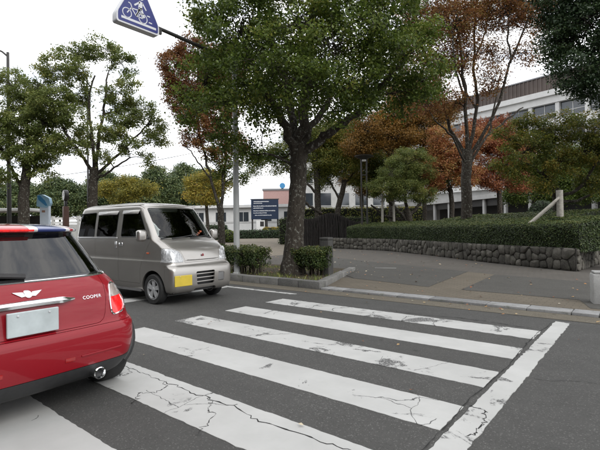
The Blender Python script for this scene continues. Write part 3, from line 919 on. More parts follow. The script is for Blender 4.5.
TREE['autumnB']={'site':(6.61,31),'trunk':[(0.0,0,-0.05,0.23),(0.0,0,3.95,0.201),(0.0,0,6.1,0.172)],'limbs':[],'clumps':[(-1.44,0,8.42,1.87,1.15),(0.57,0.3,9.11,1.87,1.15),(2.37,0,8.23,1.72,1.15),(-2.3,-0.5,6.99,1.44,0.72),(0.22,-0.8,7.53,1.72,0.86),(2.73,-0.2,6.43,1.15,0.86),(3.45,0.6,9.65,1.44,1.15),(1.29,0.8,10.75,1.72,1.15)]}
TREE['autumnC']={'site':(5.74,40),'trunk':[(0.0,0,-0.05,0.222),(0.0,0,3.81,0.193),(0.0,0,6.59,0.163)],'limbs':[],'clumps':[(-1.11,0,9.38,2.04,1.3),(1.2,0.3,9.82,2.04,1.3),(3.06,0.2,8.4,1.85,1.3),(0.0,-0.4,7.7,2.04,1.11),(-2.5,0.3,10.33,1.67,1.11),(2.13,0,6.56,1.67,1.11),(-0.65,-0.2,5.86,1.48,0.83),(3.98,0.4,10.24,1.67,1.3),(0.74,0,4.91,1.3,0.74),(-2.96,0.2,8.48,1.3,0.93)]}
TREE['behind']={'site':(1.38,33),'trunk':[(0.0,0,-0.05,0.275),(0.0,0,3.42,0.245),(-0.08,0,5.72,0.232),(-0.23,0,7.25,0.208)],'limbs':[[(0.0,0,3.8,0.103),(-1.38,-0.3,5.12,0.083),(-2.6,-0.4,6.13,0.062),(-3.82,-0.5,6.68,0.041)],[(0.31,-0.2,2.35,0.117),(-0.61,-0.3,2.9,0.103),(-1.22,-0.4,3.36,0.083)]],'clumps':[(-4.28,-0.5,6.53,1.22,0.69),(-2.9,-0.4,7.13,1.22,0.69),(-4.82,-0.5,5.62,0.61,0.38),(-1.38,0,8.03,1.53,0.92),(0.54,0.2,8.61,1.53,0.92),(-3.21,-0.3,5.76,0.61,0.38),(1.3,0.3,7.23,0.92,0.61),(-2.14,0.2,6.12,0.76,0.54),(-0.61,0.3,6.87,1.07,0.61),(0.92,0.3,5.7,0.92,0.61),(-0.99,0.2,5.35,0.76,0.54),(0.54,0.2,4.56,0.61,0.46)]}
TREE['left_big']={'site':(-10.55,22),'trunk':[(-0.05,0,-0.05,0.306),(0.0,0,2.62,0.245),(0.05,0,3.79,0.224),(0.1,0,4.51,0.224)],'limbs':[[(0.05,0,4.15,0.092),(-0.66,-0.3,5.43,0.073),(-1.38,-0.5,6.72,0.055),(-1.94,-0.6,8.25,0.037)],[(0.1,0,4.3,0.096),(-0.15,0.3,6.19,0.078),(-0.36,0.4,7.72,0.06),(-0.05,0.5,9.4,0.041)],[(0.15,0,4.3,0.096),(0.46,-0.2,5.93,0.078),(0.76,-0.3,7.45,0.06),(0.97,-0.3,9.23,0.037)],[(0.15,0,4.1,0.083),(1.17,0.3,5.16,0.064),(2.14,0.4,6.16,0.046),(2.9,0.5,7.17,0.032)],[(0.1,0,3.89,0.069),(1.12,-0.4,4.29,0.053),(2.14,-0.6,4.89,0.037)]],'clumps':[(0.61,0,10.61,0.92,0.61),(-0.76,0,10.43,1.02,0.61),(-1.68,-0.2,9.52,1.02,0.82),(-2.45,-0.3,8.62,0.92,0.71),(-0.56,-0.5,9.25,0.82,0.61),(1.48,0.2,9.89,0.71,0.71),(-1.58,-0.7,7.74,1.22,0.82),(-2.45,-0.4,6.73,1.02,0.82),(-0.66,-0.8,7.06,0.82,0.61),(1.27,-0.2,8.21,0.82,0.71),(1.89,0.2,8.87,0.51,0.51),(2.14,0.3,7.44,1.02,0.71),(0.97,-0.6,6.43,1.02,0.71),(2.8,0.5,6.82,0.82,0.71),(3.16,0.3,5.89,0.71,0.61),(1.89,-0.3,5.5,0.92,0.51),(-1.68,-0.6,5.55,1.12,0.61),(-2.7,-0.3,4.95,0.82,0.61),(-0.41,-0.9,5.33,0.71,0.41),(2.8,0,4.88,0.51,0.36),(0.87,-0.6,4.9,0.61,0.36),(-1.07,0.5,8.39,0.92,0.71),(-0.41,0.6,6.19,0.82,0.56),(1.38,0.5,7.34,0.92,0.71),(-1.58,0.5,6.57,1.02,0.71),(-2.7,0.3,7.75,0.92,0.71)]}
TREE['left_edge']={'site':(-14.06,22),'trunk':[(0.05,0,-0.05,0.306),(0.0,0,2.67,0.265),(0.1,0,3.94,0.224),(0.2,0,4.7,0.204)],'limbs':[[(0.05,0,3.18,0.092),(-0.61,-0.2,4.71,0.069),(-1.22,-0.3,5.99,0.055)],[(0.1,0,3.68,0.092),(0.61,0.2,4.95,0.069),(1.12,0.3,6.22,0.046)],[(0.15,0,4.45,0.092),(0.0,0.3,6.49,0.069),(-0.31,0.4,8.28,0.046)]],'clumps':[(-0.71,0.2,8.79,0.92,0.82),(0.31,0,8.27,0.82,0.71),(-1.22,-0.2,7.27,1.02,0.92),(0.05,-0.5,6.74,1.02,0.71),(1.07,0.2,5.86,0.71,0.61),(-0.97,-0.4,5.48,0.92,0.71),(0.05,-0.5,4.96,0.92,0.51),(1.07,-0.2,4.33,0.61,0.46),(-1.99,0.2,6.26,0.92,0.92),(-1.73,0,4.22,0.82,0.61),(-0.61,-0.5,3.95,0.71,0.41),(0.56,0.4,7.25,0.92,0.71),(-0.46,0.4,7.77,0.92,0.71),(0.82,0.4,5.2,0.82,0.61),(-0.46,0.4,6.24,0.92,0.71)]}
TREE['brown_top']={'site':(-3.66,20),'trunk':[(0.0,0,-0.05,0.185),(0.0,0,1.5,0.163),(-0.05,0,2.43,0.148)],'limbs':[[(-0.05,0,2.11,0.075),(-0.42,0,3.59,0.063),(-0.83,0.1,5.22,0.05),(-1.2,0.1,6.85,0.038),(-1.62,0.2,8.47,0.025)],[(0.0,0,2.2,0.079),(0.14,0.2,4.05,0.067),(0.23,0.4,5.9,0.054),(0.23,0.5,7.76,0.042),(0.05,0.6,10.07,0.029)],[(-0.42,0,3.59,0.042),(-1.07,-0.3,4.53,0.031),(-1.53,-0.4,5.23,0.021)]],'clumps':[(-1.99,0.2,9.08,0.83,0.93),(-1.34,0.3,9.72,0.83,0.74),(-2.27,0.2,8.02,0.56,0.65),(-1.44,0.1,7.78,0.74,0.74),(-0.74,0.5,8.93,0.74,0.83),(-0.97,0,6.61,0.65,0.65),(-1.2,-0.3,5.46,0.65,0.42),(0.19,0.8,9.15,1.2,1.2),(-0.05,0.8,6.83,0.93,0.93),(0.65,0.6,5.43,0.83,0.65),(-0.51,0,4.75,0.65,0.37),(0.42,0.3,4.28,0.65,0.32),(-1.62,0.2,6.76,0.65,0.65),(-0.74,0.1,5.82,0.74,0.56),(0.05,0.5,4.98,0.74,0.56),(-1.2,0.4,7.54,0.74,0.74),(-1.9,0.1,7.32,0.56,0.56),(-0.28,0.2,3.96,0.56,0.32),(0.79,0.4,3.67,0.56,0.32),(-0.74,0.6,7.77,0.83,0.83)]}
TREE['yellow']={'site':(-7.75,36),'trunk':[(0.08,0,-0.05,0.16),(0.0,0,2.89,0.133),(-0.08,0,4.15,0.12)],'limbs':[],'clumps':[(-1.0,0,4.99,0.83,0.75),(0.08,0.2,5.65,1.0,0.75),(0.92,0,4.72,0.83,0.75),(-0.33,-0.5,4.07,1.0,0.58),(-1.42,0,4.08,0.58,0.5),(0.42,-0.3,3.72,0.75,0.42),(1.5,0.3,5.38,0.67,0.67)]}
TREE['yellowB']={'site':(-17.53,44),'trunk':[(0.0,0,-0.05,0.196),(0.0,0,3.34,0.163)],'limbs':[],'clumps':[(-1.63,0,5.6,1.02,0.71),(-0.31,0.2,6.1,1.22,0.71),(1.22,0,5.67,1.12,0.71),(2.24,0.2,5.35,0.82,0.61),(-2.55,0,5.21,0.82,0.61),(0.2,-0.4,4.87,1.43,0.61),(-1.02,0,4.47,1.02,0.51)]}
TREE['darkbgA']={'site':(18.51,34),'trunk':[(0.0,0,-0.05,0.214),(0.0,0,3.27,0.189),(0.0,0,4.84,0.164)],'limbs':[],'clumps':[(-1.18,0,4.46,1.42,0.79),(0.79,0.2,4.83,1.58,0.95),(-0.39,0.4,5.79,1.58,0.95),(1.97,0,4.42,1.26,0.79),(3.15,0.2,5.2,1.42,0.95),(4.73,0.3,4.78,1.42,0.95),(1.18,0.2,6.01,1.58,0.95),(-1.58,-0.4,3.68,1.26,0.63),(1.18,-0.4,3.49,1.42,0.63),(3.94,-0.4,3.53,1.42,0.63),(5.51,0.4,5.95,1.58,1.1),(3.54,0.4,6.77,1.42,0.95)]}
TREE['darkbgB']={'site':(9.55,33),'trunk':[(0.0,0,-0.05,0.183),(0.0,0,2.94,0.159),(0.0,0,4.08,0.147)],'limbs':[],'clumps':[(-0.76,0,4.86,1.07,0.76),(0.54,0.2,5.15,1.07,0.76),(0.0,0.2,5.99,1.07,0.69),(1.15,0,4.37,0.76,0.46),(-1.53,0,4.26,0.76,0.46),(-2.29,0.3,5.26,1.07,0.76),(-3.44,0.4,6.04,1.07,0.76),(-4.2,0.3,4.9,0.92,0.76),(1.91,0.2,4.98,0.92,0.61),(1.15,0.3,5.98,1.07,0.76),(-1.15,0.3,6.01,1.07,0.76)]}
TREE['farA']={'site':(-38.39,85),'trunk':[(0.0,0,-0.05,0.236),(0.0,0,4.27,0.189),(0.0,0,7.22,0.158)],'limbs':[],'clumps':[(0.0,0,10.19,2.82,2.54),(-2.56,0.5,8.53,2.3,2.37),(2.56,0,8.64,2.3,2.37),(0.0,-1,7.23,3.07,2.37),(-1.54,-0.5,5.56,2.56,1.69),(2.05,-0.5,5.51,2.56,1.69)]}
TREE['farB']={'site':(-26.31,80),'trunk':[(0.0,0,-0.05,0.222),(0.0,0,3.97,0.178),(0.0,0,6.75,0.148)],'limbs':[],'clumps':[(0.0,0,10.33,2.24,2.72),(-2.04,0.5,8.54,1.83,2.54),(2.04,0,8.67,1.83,2.54),(0.0,-1,7.15,2.45,2.54),(-1.22,-0.5,5.35,2.04,1.82),(1.63,-0.5,5.31,2.04,1.82)]}
TREE['farC']={'site':(-23.97,90),'trunk':[(0.0,0,-0.05,0.25),(0.0,0,4.23,0.2),(0.0,0,7.35,0.167)],'limbs':[],'clumps':[(0.0,0,11.81,2.52,3.25),(-2.29,0.5,9.68,2.06,3.04),(2.29,0,9.83,2.06,3.04),(0.0,-1,8.02,2.75,3.04),(-1.38,-0.5,5.87,2.29,2.17),(1.83,-0.5,5.83,2.29,2.17)]}
TREE['farD']={'site':(-18.48,84),'trunk':[(0.0,0,-0.05,0.233),(0.0,0,3.99,0.187),(0.0,0,6.9,0.156)],'limbs':[],'clumps':[(0.0,0,10.52,1.93,2.8),(-1.75,0.5,8.68,1.58,2.61),(1.75,0,8.82,1.58,2.61),(0.0,-1,7.25,2.1,2.61),(-1.05,-0.5,5.4,1.75,1.87),(1.4,-0.5,5.37,1.75,1.87)]}
TREE['farE']={'site':(-30.35,78),'trunk':[(0.0,0,-0.05,0.217),(0.0,0,3.97,0.173),(0.0,0,6.68,0.145)],'limbs':[],'clumps':[(0.0,0,8.9,1.79,2.11),(-1.63,0.5,7.51,1.46,1.97),(1.63,0,7.61,1.46,1.97),(0.0,-1,6.43,1.95,1.97),(-0.98,-0.5,5.03,1.63,1.41),(1.3,-0.5,5.01,1.63,1.41)]}
TREE['farF']={'site':(-44.47,80),'trunk':[(0.0,0,-0.05,0.222),(0.0,0,4.2,0.178),(0.0,0,6.98,0.148)],'limbs':[],'clumps':[(0.0,0,9.0,3.06,2.06),(-2.78,0.5,7.66,2.5,1.92),(2.78,0,7.73,2.5,1.92),(0.0,-1,6.6,3.34,1.92),(-1.67,-0.5,5.25,2.78,1.37),(2.22,-0.5,5.2,2.78,1.37)]}
TREE['farG']={'site':(-53.18,82),'trunk':[(0.0,0,-0.05,0.228),(0.0,0,4.37,0.182),(0.0,0,7.22,0.152)],'limbs':[],'clumps':[(0.0,0,8.76,3.55,1.88),(-3.23,0.5,7.54,2.91,1.75),(3.23,0,7.59,2.91,1.75),(0.0,-1,6.56,3.87,1.75),(-1.94,-0.5,5.33,3.23,1.25),(2.58,-0.5,5.28,3.23,1.25)]}

# ------------------------------------------------------------------ hedges
def path_hedge(name, pts, prof, n, size, leaf, label, loc, tint=(0.45, 0.2), cat='hedge', close=True, noise=0.03, group=None, thick=0.05):
    """prof: [(inward offset, z)] swept along pts (world xy); inward = away from camera side given by normals"""
    root = empty(name, loc, 0, label, cat, group)
    pts = np.array(pts)
    d = np.gradient(pts, axis=0); d /= np.linalg.norm(d, axis=1)[:, None]
    nn = np.stack([d[:, 1], -d[:, 0]], 1)
    v, f = [], []
    m = len(prof)
    for i, p in enumerate(pts):
        for (o_, z_) in prof:
            j = rng.normal(0, noise, 3)
            q = p + nn[i] * o_
            v.append((q[0] - loc[0] + j[0], q[1] - loc[1] + j[1], z_ - loc[2] + j[2]))
    for i in range(len(pts) - 1):
        for j in range(m - 1):
            f.append((i * m + j, i * m + j + 1, (i + 1) * m + j + 1, (i + 1) * m + j))
    f.append(tuple(range(m))); f.append(tuple((len(pts) - 1) * m + j for j in range(m))[::-1])
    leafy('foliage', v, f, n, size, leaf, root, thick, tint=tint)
    return root


def resample(P, step):
    P = np.array(P); s = np.concatenate([[0], np.cumsum(np.linalg.norm(np.diff(P, axis=0), axis=1))])
    t = np.arange(0, s[-1], step)
    return np.stack([np.interp(t, s, P[:, 0]), np.interp(t, s, P[:, 1])], 1)


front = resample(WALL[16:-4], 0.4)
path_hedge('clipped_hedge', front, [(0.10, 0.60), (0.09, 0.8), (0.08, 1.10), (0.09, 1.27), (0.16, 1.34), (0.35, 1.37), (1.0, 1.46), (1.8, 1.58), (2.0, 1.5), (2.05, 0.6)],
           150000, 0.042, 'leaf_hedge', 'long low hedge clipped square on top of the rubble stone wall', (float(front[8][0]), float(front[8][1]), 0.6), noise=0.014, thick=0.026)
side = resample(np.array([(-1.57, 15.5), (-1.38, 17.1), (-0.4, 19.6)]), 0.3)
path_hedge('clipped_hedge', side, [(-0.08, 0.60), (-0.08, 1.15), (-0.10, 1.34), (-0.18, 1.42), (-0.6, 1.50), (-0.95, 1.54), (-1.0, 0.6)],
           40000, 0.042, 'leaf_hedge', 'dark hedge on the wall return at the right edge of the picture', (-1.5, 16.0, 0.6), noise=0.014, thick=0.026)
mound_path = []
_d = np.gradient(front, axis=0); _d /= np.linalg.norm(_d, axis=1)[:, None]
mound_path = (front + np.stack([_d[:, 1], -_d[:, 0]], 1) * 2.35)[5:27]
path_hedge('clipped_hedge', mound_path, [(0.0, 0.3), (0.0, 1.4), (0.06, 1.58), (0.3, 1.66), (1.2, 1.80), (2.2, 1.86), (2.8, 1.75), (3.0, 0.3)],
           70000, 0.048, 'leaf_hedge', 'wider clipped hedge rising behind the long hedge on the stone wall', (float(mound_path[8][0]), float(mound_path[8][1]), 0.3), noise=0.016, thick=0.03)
bx, by = S(11.7, 20.8)
ball = empty('round_shrub', (bx, by, 0.3), YAW, 'dark round clipped shrub behind the hedge near the timber stake', 'shrub')
v, f = blob(0.62, 0.6, 0.72, (0, 0, 1.45), 16, 10, 0.04, 5)
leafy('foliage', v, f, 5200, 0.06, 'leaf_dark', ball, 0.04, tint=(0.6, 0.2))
MB().tube([(0, 0, -0.2), (0.02, 0, 0.9)], 0.07, 7).build('trunk', M['bark'], ball, True)

# shrubs of the street bed: leafy heads on bare stems
def bed_shrub(x0, x1, y, zt, label, n, seed):
    root = empty('bed_shrub', ((x0 + x1) / 2, y, 0.13), 0, label, 'shrub', 'box shrubs in the street bed')
    r_ = np.random.default_rng(seed)
    w = (x1 - x0) / 2
    P, N, paths = [], [], []
    ns = int(14 * w * 2)
    for i in range(ns):
        bx_ = r_.uniform(-w * 0.92, w * 0.92); by_ = r_.uniform(-0.2, 0.2)
        for q in range(4):
            tx, ty, tz = bx_ + r_.normal(0, 0.12), by_ + r_.normal(0, 0.13), r_.uniform(0.25, zt - 0.13)
            paths.append((np.array([(bx_, by_, -0.03), (bx_ * 0.7 + tx * 0.3 + r_.normal(0, .02), by_, tz * 0.5), (tx, ty, tz)]), np.array([0.011, 0.008, 0.004])))
    V, F = tubes_np(paths, 4)
    np_mesh('stems', V, F, M['twig'], root)
    k = n
    px = r_.uniform(-w, w, k); pz = 0.16 + (zt - 0.13 - 0.16) * r_.random(k) ** 0.55
    hh = 1 - 0.10 * np.sin(px * 9 + seed) ** 2 - 0.08 * np.sin(px * 23 + 1)
    pz = pz * hh
    py = r_.uniform(-1, 1, k) * (0.30 + 0.04 * np.sin(px * 7)) * np.clip(pz / 0.3, 0.5, 1)
    cell = np.sin(px * 14 + 1.7) * np.sin(pz * 17 + px * 5) + 0.5 * np.sin(py * 19 + px * 8)
    keep = cell + r_.normal(0, 0.35, k) > -0.75 + 1.0 * np.clip(0.35 - pz, 0, 1)
    C = np.stack([px, py, pz], 1)[keep]
    NN = np.stack([0 * px, np.sign(py) * 0.4 - 0.2, 0.8 + 0 * px], 1)[keep]
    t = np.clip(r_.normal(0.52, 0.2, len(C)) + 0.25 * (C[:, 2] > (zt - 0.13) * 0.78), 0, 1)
    quads_obj('foliage', leaf_quads(C, NN, 0.043, 1.7, 0.6), M['leaf_hedge'], root, t)
    return root


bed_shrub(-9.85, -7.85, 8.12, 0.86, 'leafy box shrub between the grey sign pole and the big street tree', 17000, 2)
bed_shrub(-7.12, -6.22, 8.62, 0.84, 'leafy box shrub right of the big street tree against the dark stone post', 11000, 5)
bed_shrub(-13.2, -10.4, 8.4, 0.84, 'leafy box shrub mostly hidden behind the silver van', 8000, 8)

# ------------------------------------------------------------------ trees
tree('street_tree', TREE['main'], 'big dense green street tree in the kerbside bed, its crown filling the top centre', 'leaf_green', size=0.075, dens=3.1, per=135, cr=0.27, tint=(0.48, 0.22), base_z=0.13, k=10)
tree('bare_branched_tree', TREE['zelkova'], 'tall thin russet tree with fanning bare branches in front of the office building', 'leaf_brown', size=0.085, dens=5.6, per=62, cr=0.38, tint=(0.62, 0.25), spread=0.3)
tree('evergreen_tree', TREE['evergreen'], 'dark evergreen tree hanging into the top right corner', 'leaf_dark', size=0.085, dens=3.6, per=125, cr=0.28, tint=(0.5, 0.22))
tree('spreading_tree', TREE['persimmon'], 'crooked yellow-green tree behind the timber stake at the right edge', 'leaf_olive', size=0.075, dens=5, per=105, cr=0.23, tint=(0.5, 0.24))
tree('clipped_tree', TREE['clipped'], 'light green tree clipped into rounded clouds behind the left part of the hedge', 'leaf_light', size=0.08, dens=5.5, per=130, cr=0.26, tint=(0.55, 0.22), hollow=0.6)
tree('maple_tree', TREE['maple'], 'orange maple glowing between the bare branched trunk and the clipped tree', 'leaf_orange', size=0.10, dens=6, per=76, cr=0.32, tint=(0.6, 0.2))
tree('maple_tree', TREE['maple2'], 'dull red maple right of the bare branched trunk below the office windows', 'leaf_orange', size=0.11, dens=6, per=76, cr=0.34, tint=(0.2, 0.18))
tree('small_tree', TREE['autumnA'], 'small yellow-green tree with forked dark trunk left of the flat-topped park lamp', 'leaf_olive', size=0.11, dens=5.5, per=76, cr=0.4, tint=(0.45, 0.25))
tree('autumn_tree', TREE['autumnB'], 'amber autumn tree behind the right half of the big street tree', 'leaf_amber', size=0.11, dens=6, per=80, cr=0.4, tint=(0.5, 0.22))
tree('autumn_tree', TREE['autumnC'], 'tall dull amber tree filling the gap between the two small olive trees', 'leaf_amber', size=0.13, dens=5, per=76, cr=0.5, tint=(0.25, 0.2))
tree('small_tree', TREE['behind'], 'thin olive tree right behind the big street trunk, low limb leaning left', 'leaf_olive', size=0.11, dens=5, per=70, cr=0.4, tint=(0.3, 0.2))
tree('broad_tree', TREE['left_big'], 'broad green tree with forked dark trunk behind the silver van', 'leaf_light', size=0.095, dens=3.6, per=105, cr=0.25, tint=(0.46, 0.2), spread=0.4)
tree('broad_tree', TREE['left_edge'], 'green tree cut by the left edge beside the tall street lamp', 'leaf_light', size=0.095, dens=3.6, per=105, cr=0.25, tint=(0.42, 0.2))
tree('two_stemmed_tree', TREE['brown_top'], 'two-stemmed tree with russet top left of the grey sign pole', 'leaf_green', size=0.085, dens=5.5, per=110, cr=0.25, tint=(0.5, 0.2), top_leaf=(4.7, 0.5, 'leaf_brown'))
tree('yellow_tree', TREE['yellow'], 'yellow tree behind the windscreen end of the silver van', 'leaf_yellow', size=0.14, dens=4.5, per=56, cr=0.4, tint=(0.4, 0.25))
tree('yellow_tree', TREE['yellowB'], 'low olive-yellow tree above the roof of the silver van', 'leaf_yellow', size=0.16, dens=4, per=56, cr=0.45, tint=(0.15, 0.25))
tree('dark_tree', TREE['darkbgA'], 'shaded green tree behind the crooked yellow-green one at right', 'leaf_green', size=0.13, dens=5, per=80, cr=0.45, tint=(0.3, 0.2))
tree('dark_tree', TREE['darkbgB'], 'shaded green tree between the clipped tree and the orange maple', 'leaf_green', size=0.12, dens=5, per=80, cr=0.4, tint=(0.3, 0.2))
for i, (kx, lab) in enumerate([('farA', 'grey-green distant tree left of the low olive-yellow tree'), ('farB', 'tall distant tree above the middle of the van roof'),
                             ('farC', 'tallest distant tree left of the yellow tree'), ('farD', 'distant tree just behind the yellow tree'),
                             ('farE', 'low distant tree behind the olive-yellow tree'), ('farF', 'distant tree behind the clock post'), ('farG', 'distant tree behind the left edge tree trunk')]):
    tree('distant_tree', TREE[kx], lab, 'leaf_far', size=0.34, dens=1.6, per=70, cr=0.9, tint=(0.45, 0.25), group='distant trees beyond the court', twigs=False)

# dark brushwood screen behind the trunk
x, y = S(1.55, 30.5)
brush = empty('brushwood_fence', (x, y, PZ), YAW, 'dark dense brushwood fence with rounded top behind the big street trunk', 'fence')
_paths = []
for i in range(1100):
    u = rng.uniform(-2.3, 2.9)
    hgt = 1.85 + 0.28 * cos((u - 0.2) * 0.75) + 0.18 * sin(u * 2.1) + rng.normal(0, 0.015)
    q = rng.uniform(-0.25, 0.25)
    _paths.append((np.array([(u, q, -0.02), (u + rng.normal(0, 0.05), q + rng.normal(0, .03), hgt * 0.5), (u + rng.normal(0, 0.08), q * 1.2, hgt)]), np.array([0.028, 0.026, 0.016])))
V, F = tubes_np(_paths, 4)
M['brush'] = basic('brushwood', (0.035, 0.031, 0.029), 0.95, 0, 0.4, 12)
o = np_mesh('brushwood', V, F, M['brush'], brush); o['kind'] = 'stuff'
MB().box(-2.35, 2.95, -0.12, 0.12, 0.0, 1.6).build('backing', M['hedge_core'], brush)

# low hedges at the far side of the court
def box_hedge(px_r, d, w, h, dep, leaf, label, n, size, z0=PZ, tint=(0.45, 0.2), cat='hedge'):
    x, y = S(px_r, d)
    root = empty('low_hedge', (x, y, z0), YAW, label, cat)
    b = MB().rbox(-w / 2, w / 2, -dep / 2, dep / 2, 0, h, min(0.12, h / 4), 2)
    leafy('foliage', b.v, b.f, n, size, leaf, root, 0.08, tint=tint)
    return root


box_hedge(-4.55, 54, 6.6, 0.95, 1.0, 'leaf_dark', 'low dark hedge across the court below the navy notice board', 3600, 0.16)
box_hedge(-10.6, 50, 4.2, 1.6, 1.0, 'leaf_dark', 'dark hedge left of the grey sign pole at the back of the court', 3600, 0.16)
box_hedge(-3.6, 56, 2.2, 1.3, 0.8, 'leaf_yellow', 'small yellow bush under the navy notice board', 1500, 0.15, cat='bush')
box_hedge(-17.6, 27, 4.0, 1.15, 0.9, 'leaf_brown', 'rusty low hedge left of the blue topped pillar', 4000, 0.1)
box_hedge(1.9, 34, 7.0, 2.0, 1.0, 'leaf_hedge', 'clipped green hedge behind the brushwood fence', 6000, 0.12)
box_hedge(5.2, 38, 11.0, 2.9, 1.4, 'leaf_olive', 'broad olive shrub bank below the pale block between the trunks', 9000, 0.13, cat='shrub')
x, y = S(-6.6, 40)
pot = empty('round_bush', (x, y, PZ), YAW, 'small round green bush standing on the sandy court', 'bush')
v, f = blob(0.75, 0.7, 0.6, (0, 0, 0.5), 14, 8, 0.06, 8, -0.8)
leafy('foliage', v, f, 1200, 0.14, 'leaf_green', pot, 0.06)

# leaf litter on pavement, bed and road
def litter(n, x0, x1, y0, y1, z, size):
    C = np.stack([rng.uniform(x0, x1, n), rng.uniform(y0, y1, n), np.full(n, z)], 1)
    C[:, 2] += rng.uniform(0.004, 0.014, n)
    N = np.tile([0, 0, 1.0], (n, 1))
    return leaf_quads(C, N, size, 1.6, 0.16), rng.random(n)


parts_ = [litter(150, -9, 1.5, 8.0, 14.0, PZ + 0.012, 0.055), litter(420, -14, -5.9, 7.75, 10.4, 0.15, 0.06), litter(40, -6, 1.5, 6.9, 7.5, 0.012, 0.05), litter(16, -5, 1, 1.5, 6.8, 0.012, 0.04), litter(160, -16, -4, 13, 20, PZ + 0.012, 0.07)]
lit = quads_obj('fallen_leaves', np.concatenate([p[0] for p in parts_]), M['leaf_litter'], None, np.concatenate([p[1] for p in parts_]))
tag(lit, 'scattered dry fallen leaves on the pavement, bed and road', 'leaves', kind='stuff')
# short grass and weeds in the bed
n = 5200
C = np.stack([rng.uniform(-13, -5.95, n), rng.uniform(7.72, 10.0, n), np.full(n, 0.13)], 1)
keep = (C[:, 0] < -5.7 - (C[:, 1] - 7.66) * 0.42) & (np.sin(C[:, 0] * 4) + np.sin(C[:, 1] * 5 + C[:, 0]) + rng.normal(0, 0.8, n) > -0.2)
C = C[keep]; n = len(C)
h = rng.uniform(0.03, 0.09, n)[:, None]
dirn = np.stack([rng.normal(0, 0.4, n), rng.normal(0, 0.4, n), np.ones(n)], 1)
sidev = np.stack([rng.normal(0, 1, n), rng.normal(0, 1, n), np.zeros(n)], 1) * 0.006
Q = np.stack([C - sidev, C + sidev, C + dirn * h + sidev * 0.2, C + dirn * h - sidev * 0.2], 1)
gr = quads_obj('grass', Q, M['leaf_light'], None, np.clip(rng.normal(0.5, 0.25, n), 0, 1))
tag(gr, 'short weedy grass growing in the street bed', 'grass', kind='stuff')

# ------------------------------------------------------------------ street furniture
M['navy'] = basic('sign_blue', (0.022, 0.03, 0.17), 0.35, 0, 0.06)
M['sign_white'] = basic('sign_white', (0.62, 0.63, 0.66), 0.4, 0, 0.04)
M['board_navy'] = basic('board_navy', (0.012, 0.024, 0.055), 0.4, 0, 0.1)

POLE = (-8.72, 7.98)
sp = empty('sign_pole', (POLE[0], POLE[1], 0.12), 0, 'tall grey steel pole in the bed with an arm reaching over the road', 'pole')
MB().tube([(0, 0, -0.05), (0, 0, 2.0), (0, 0, 5.85)], [0.083, 0.08, 0.068], 18).build('shaft', M['steel'], sp, True)
MB().tube([(0, 0, 5.86), (0, 0, 5.93)], [0.08, 0.06], 14).build('cap', M['steel_dark'], sp, True)
MB().tube([(0, 0.02, 5.70), (0, -0.35, 5.74), (0, -1.2, 5.80), (0, -2.2, 5.84), (0, -3.3, 5.88)], [0.055, 0.05, 0.045, 0.042, 0.04], 12).build('arm', M['steel_dark'], sp, True)
MB().tube([(0, 0, 5.58), (0, 0, 5.82)], 0.098, 14).build('clamp', M['steel_dark'], sp, True)
MB().tube([(0, 0, -0.05), (0, 0, 0.04)], [0.15, 0.10], 16).build('base_collar', M['steel'], sp, True)

# overhead cycle-and-pedestrian crossing sign; local x faces the oncoming drivers, y along the arm
sg = empty('crossing_sign', (POLE[0] + 0.04, POLE[1] - 2.90, 5.72), 0, 'blue five-sided overhead sign with white bicycle hanging from the pole arm', 'sign')


def round_poly(poly, r, seg=4):
    out = []
    n = len(poly)
    for i in range(n):
        a, b, c = Vector(poly[i - 1]), Vector(poly[i]), Vector(poly[(i + 1) % n])
        rr = r[i] if hasattr(r, '__len__') else r
        e1, e2 = (a - b), (c - b)
        l = min(rr, e1.length * 0.45, e2.length * 0.45)
        p, q = b + e1.normalized() * l, b + e2.normalized() * l
        for j in range(seg + 1):
            t = j / seg
            out.append(tuple(p * (1 - t) ** 2 + b * 2 * t * (1 - t) + q * t * t))
    return out


HOUSE = round_poly([(-0.50, 0.0), (0.50, 0.0), (0.50, 0.20), (0.16, 0.86), (-0.16, 0.86), (-0.50, 0.20)], [0.05, 0.05, 0.05, 0.12, 0.12, 0.05])
MB().prism(HOUSE, -0.09, 0.09, 'x').build('case', M['sign_white'], sg, True, 40)
INN = [(a * 0.94, 0.035 + b * 0.925) for a, b in HOUSE]
MB().prism(INN, 0.0905, 0.094, 'x').build('blue_face', M['navy'], sg)
MB().prism(INN, -0.0905, -0.094, 'x').build('blue_face', M['navy'], sg)


def face_mark(name, shapes, xo=0.0945, flip=1):
    mb = MB()
    for s in shapes: mb.prism([(a * flip, b) for a, b in s], xo * 1.0, xo + 0.002 * (1 if xo > 0 else -1), 'x')
    return mb.build(name, M['sign_white'], sg)


def seg_poly(a, b, w):
    a, b = Vector(a), Vector(b)
    n = (b - a).normalized(); n = Vector((-n.y, n.x)) * w / 2
    return [tuple(a + n), tuple(a - n), tuple(b - n), tuple(b + n)]


def ring_polys(c, r, w, k=20):
    return [[(c[0] + q * cos(t0), c[1] + q * sin(t0)) for q in (r - w / 2, r + w / 2)] + [(c[0] + q * cos(t1), c[1] + q * sin(t1)) for q in (r + w / 2, r - w / 2)]
            for t0, t1 in [(2 * pi * i / k, 2 * pi * (i + 1) / k) for i in range(k)]]


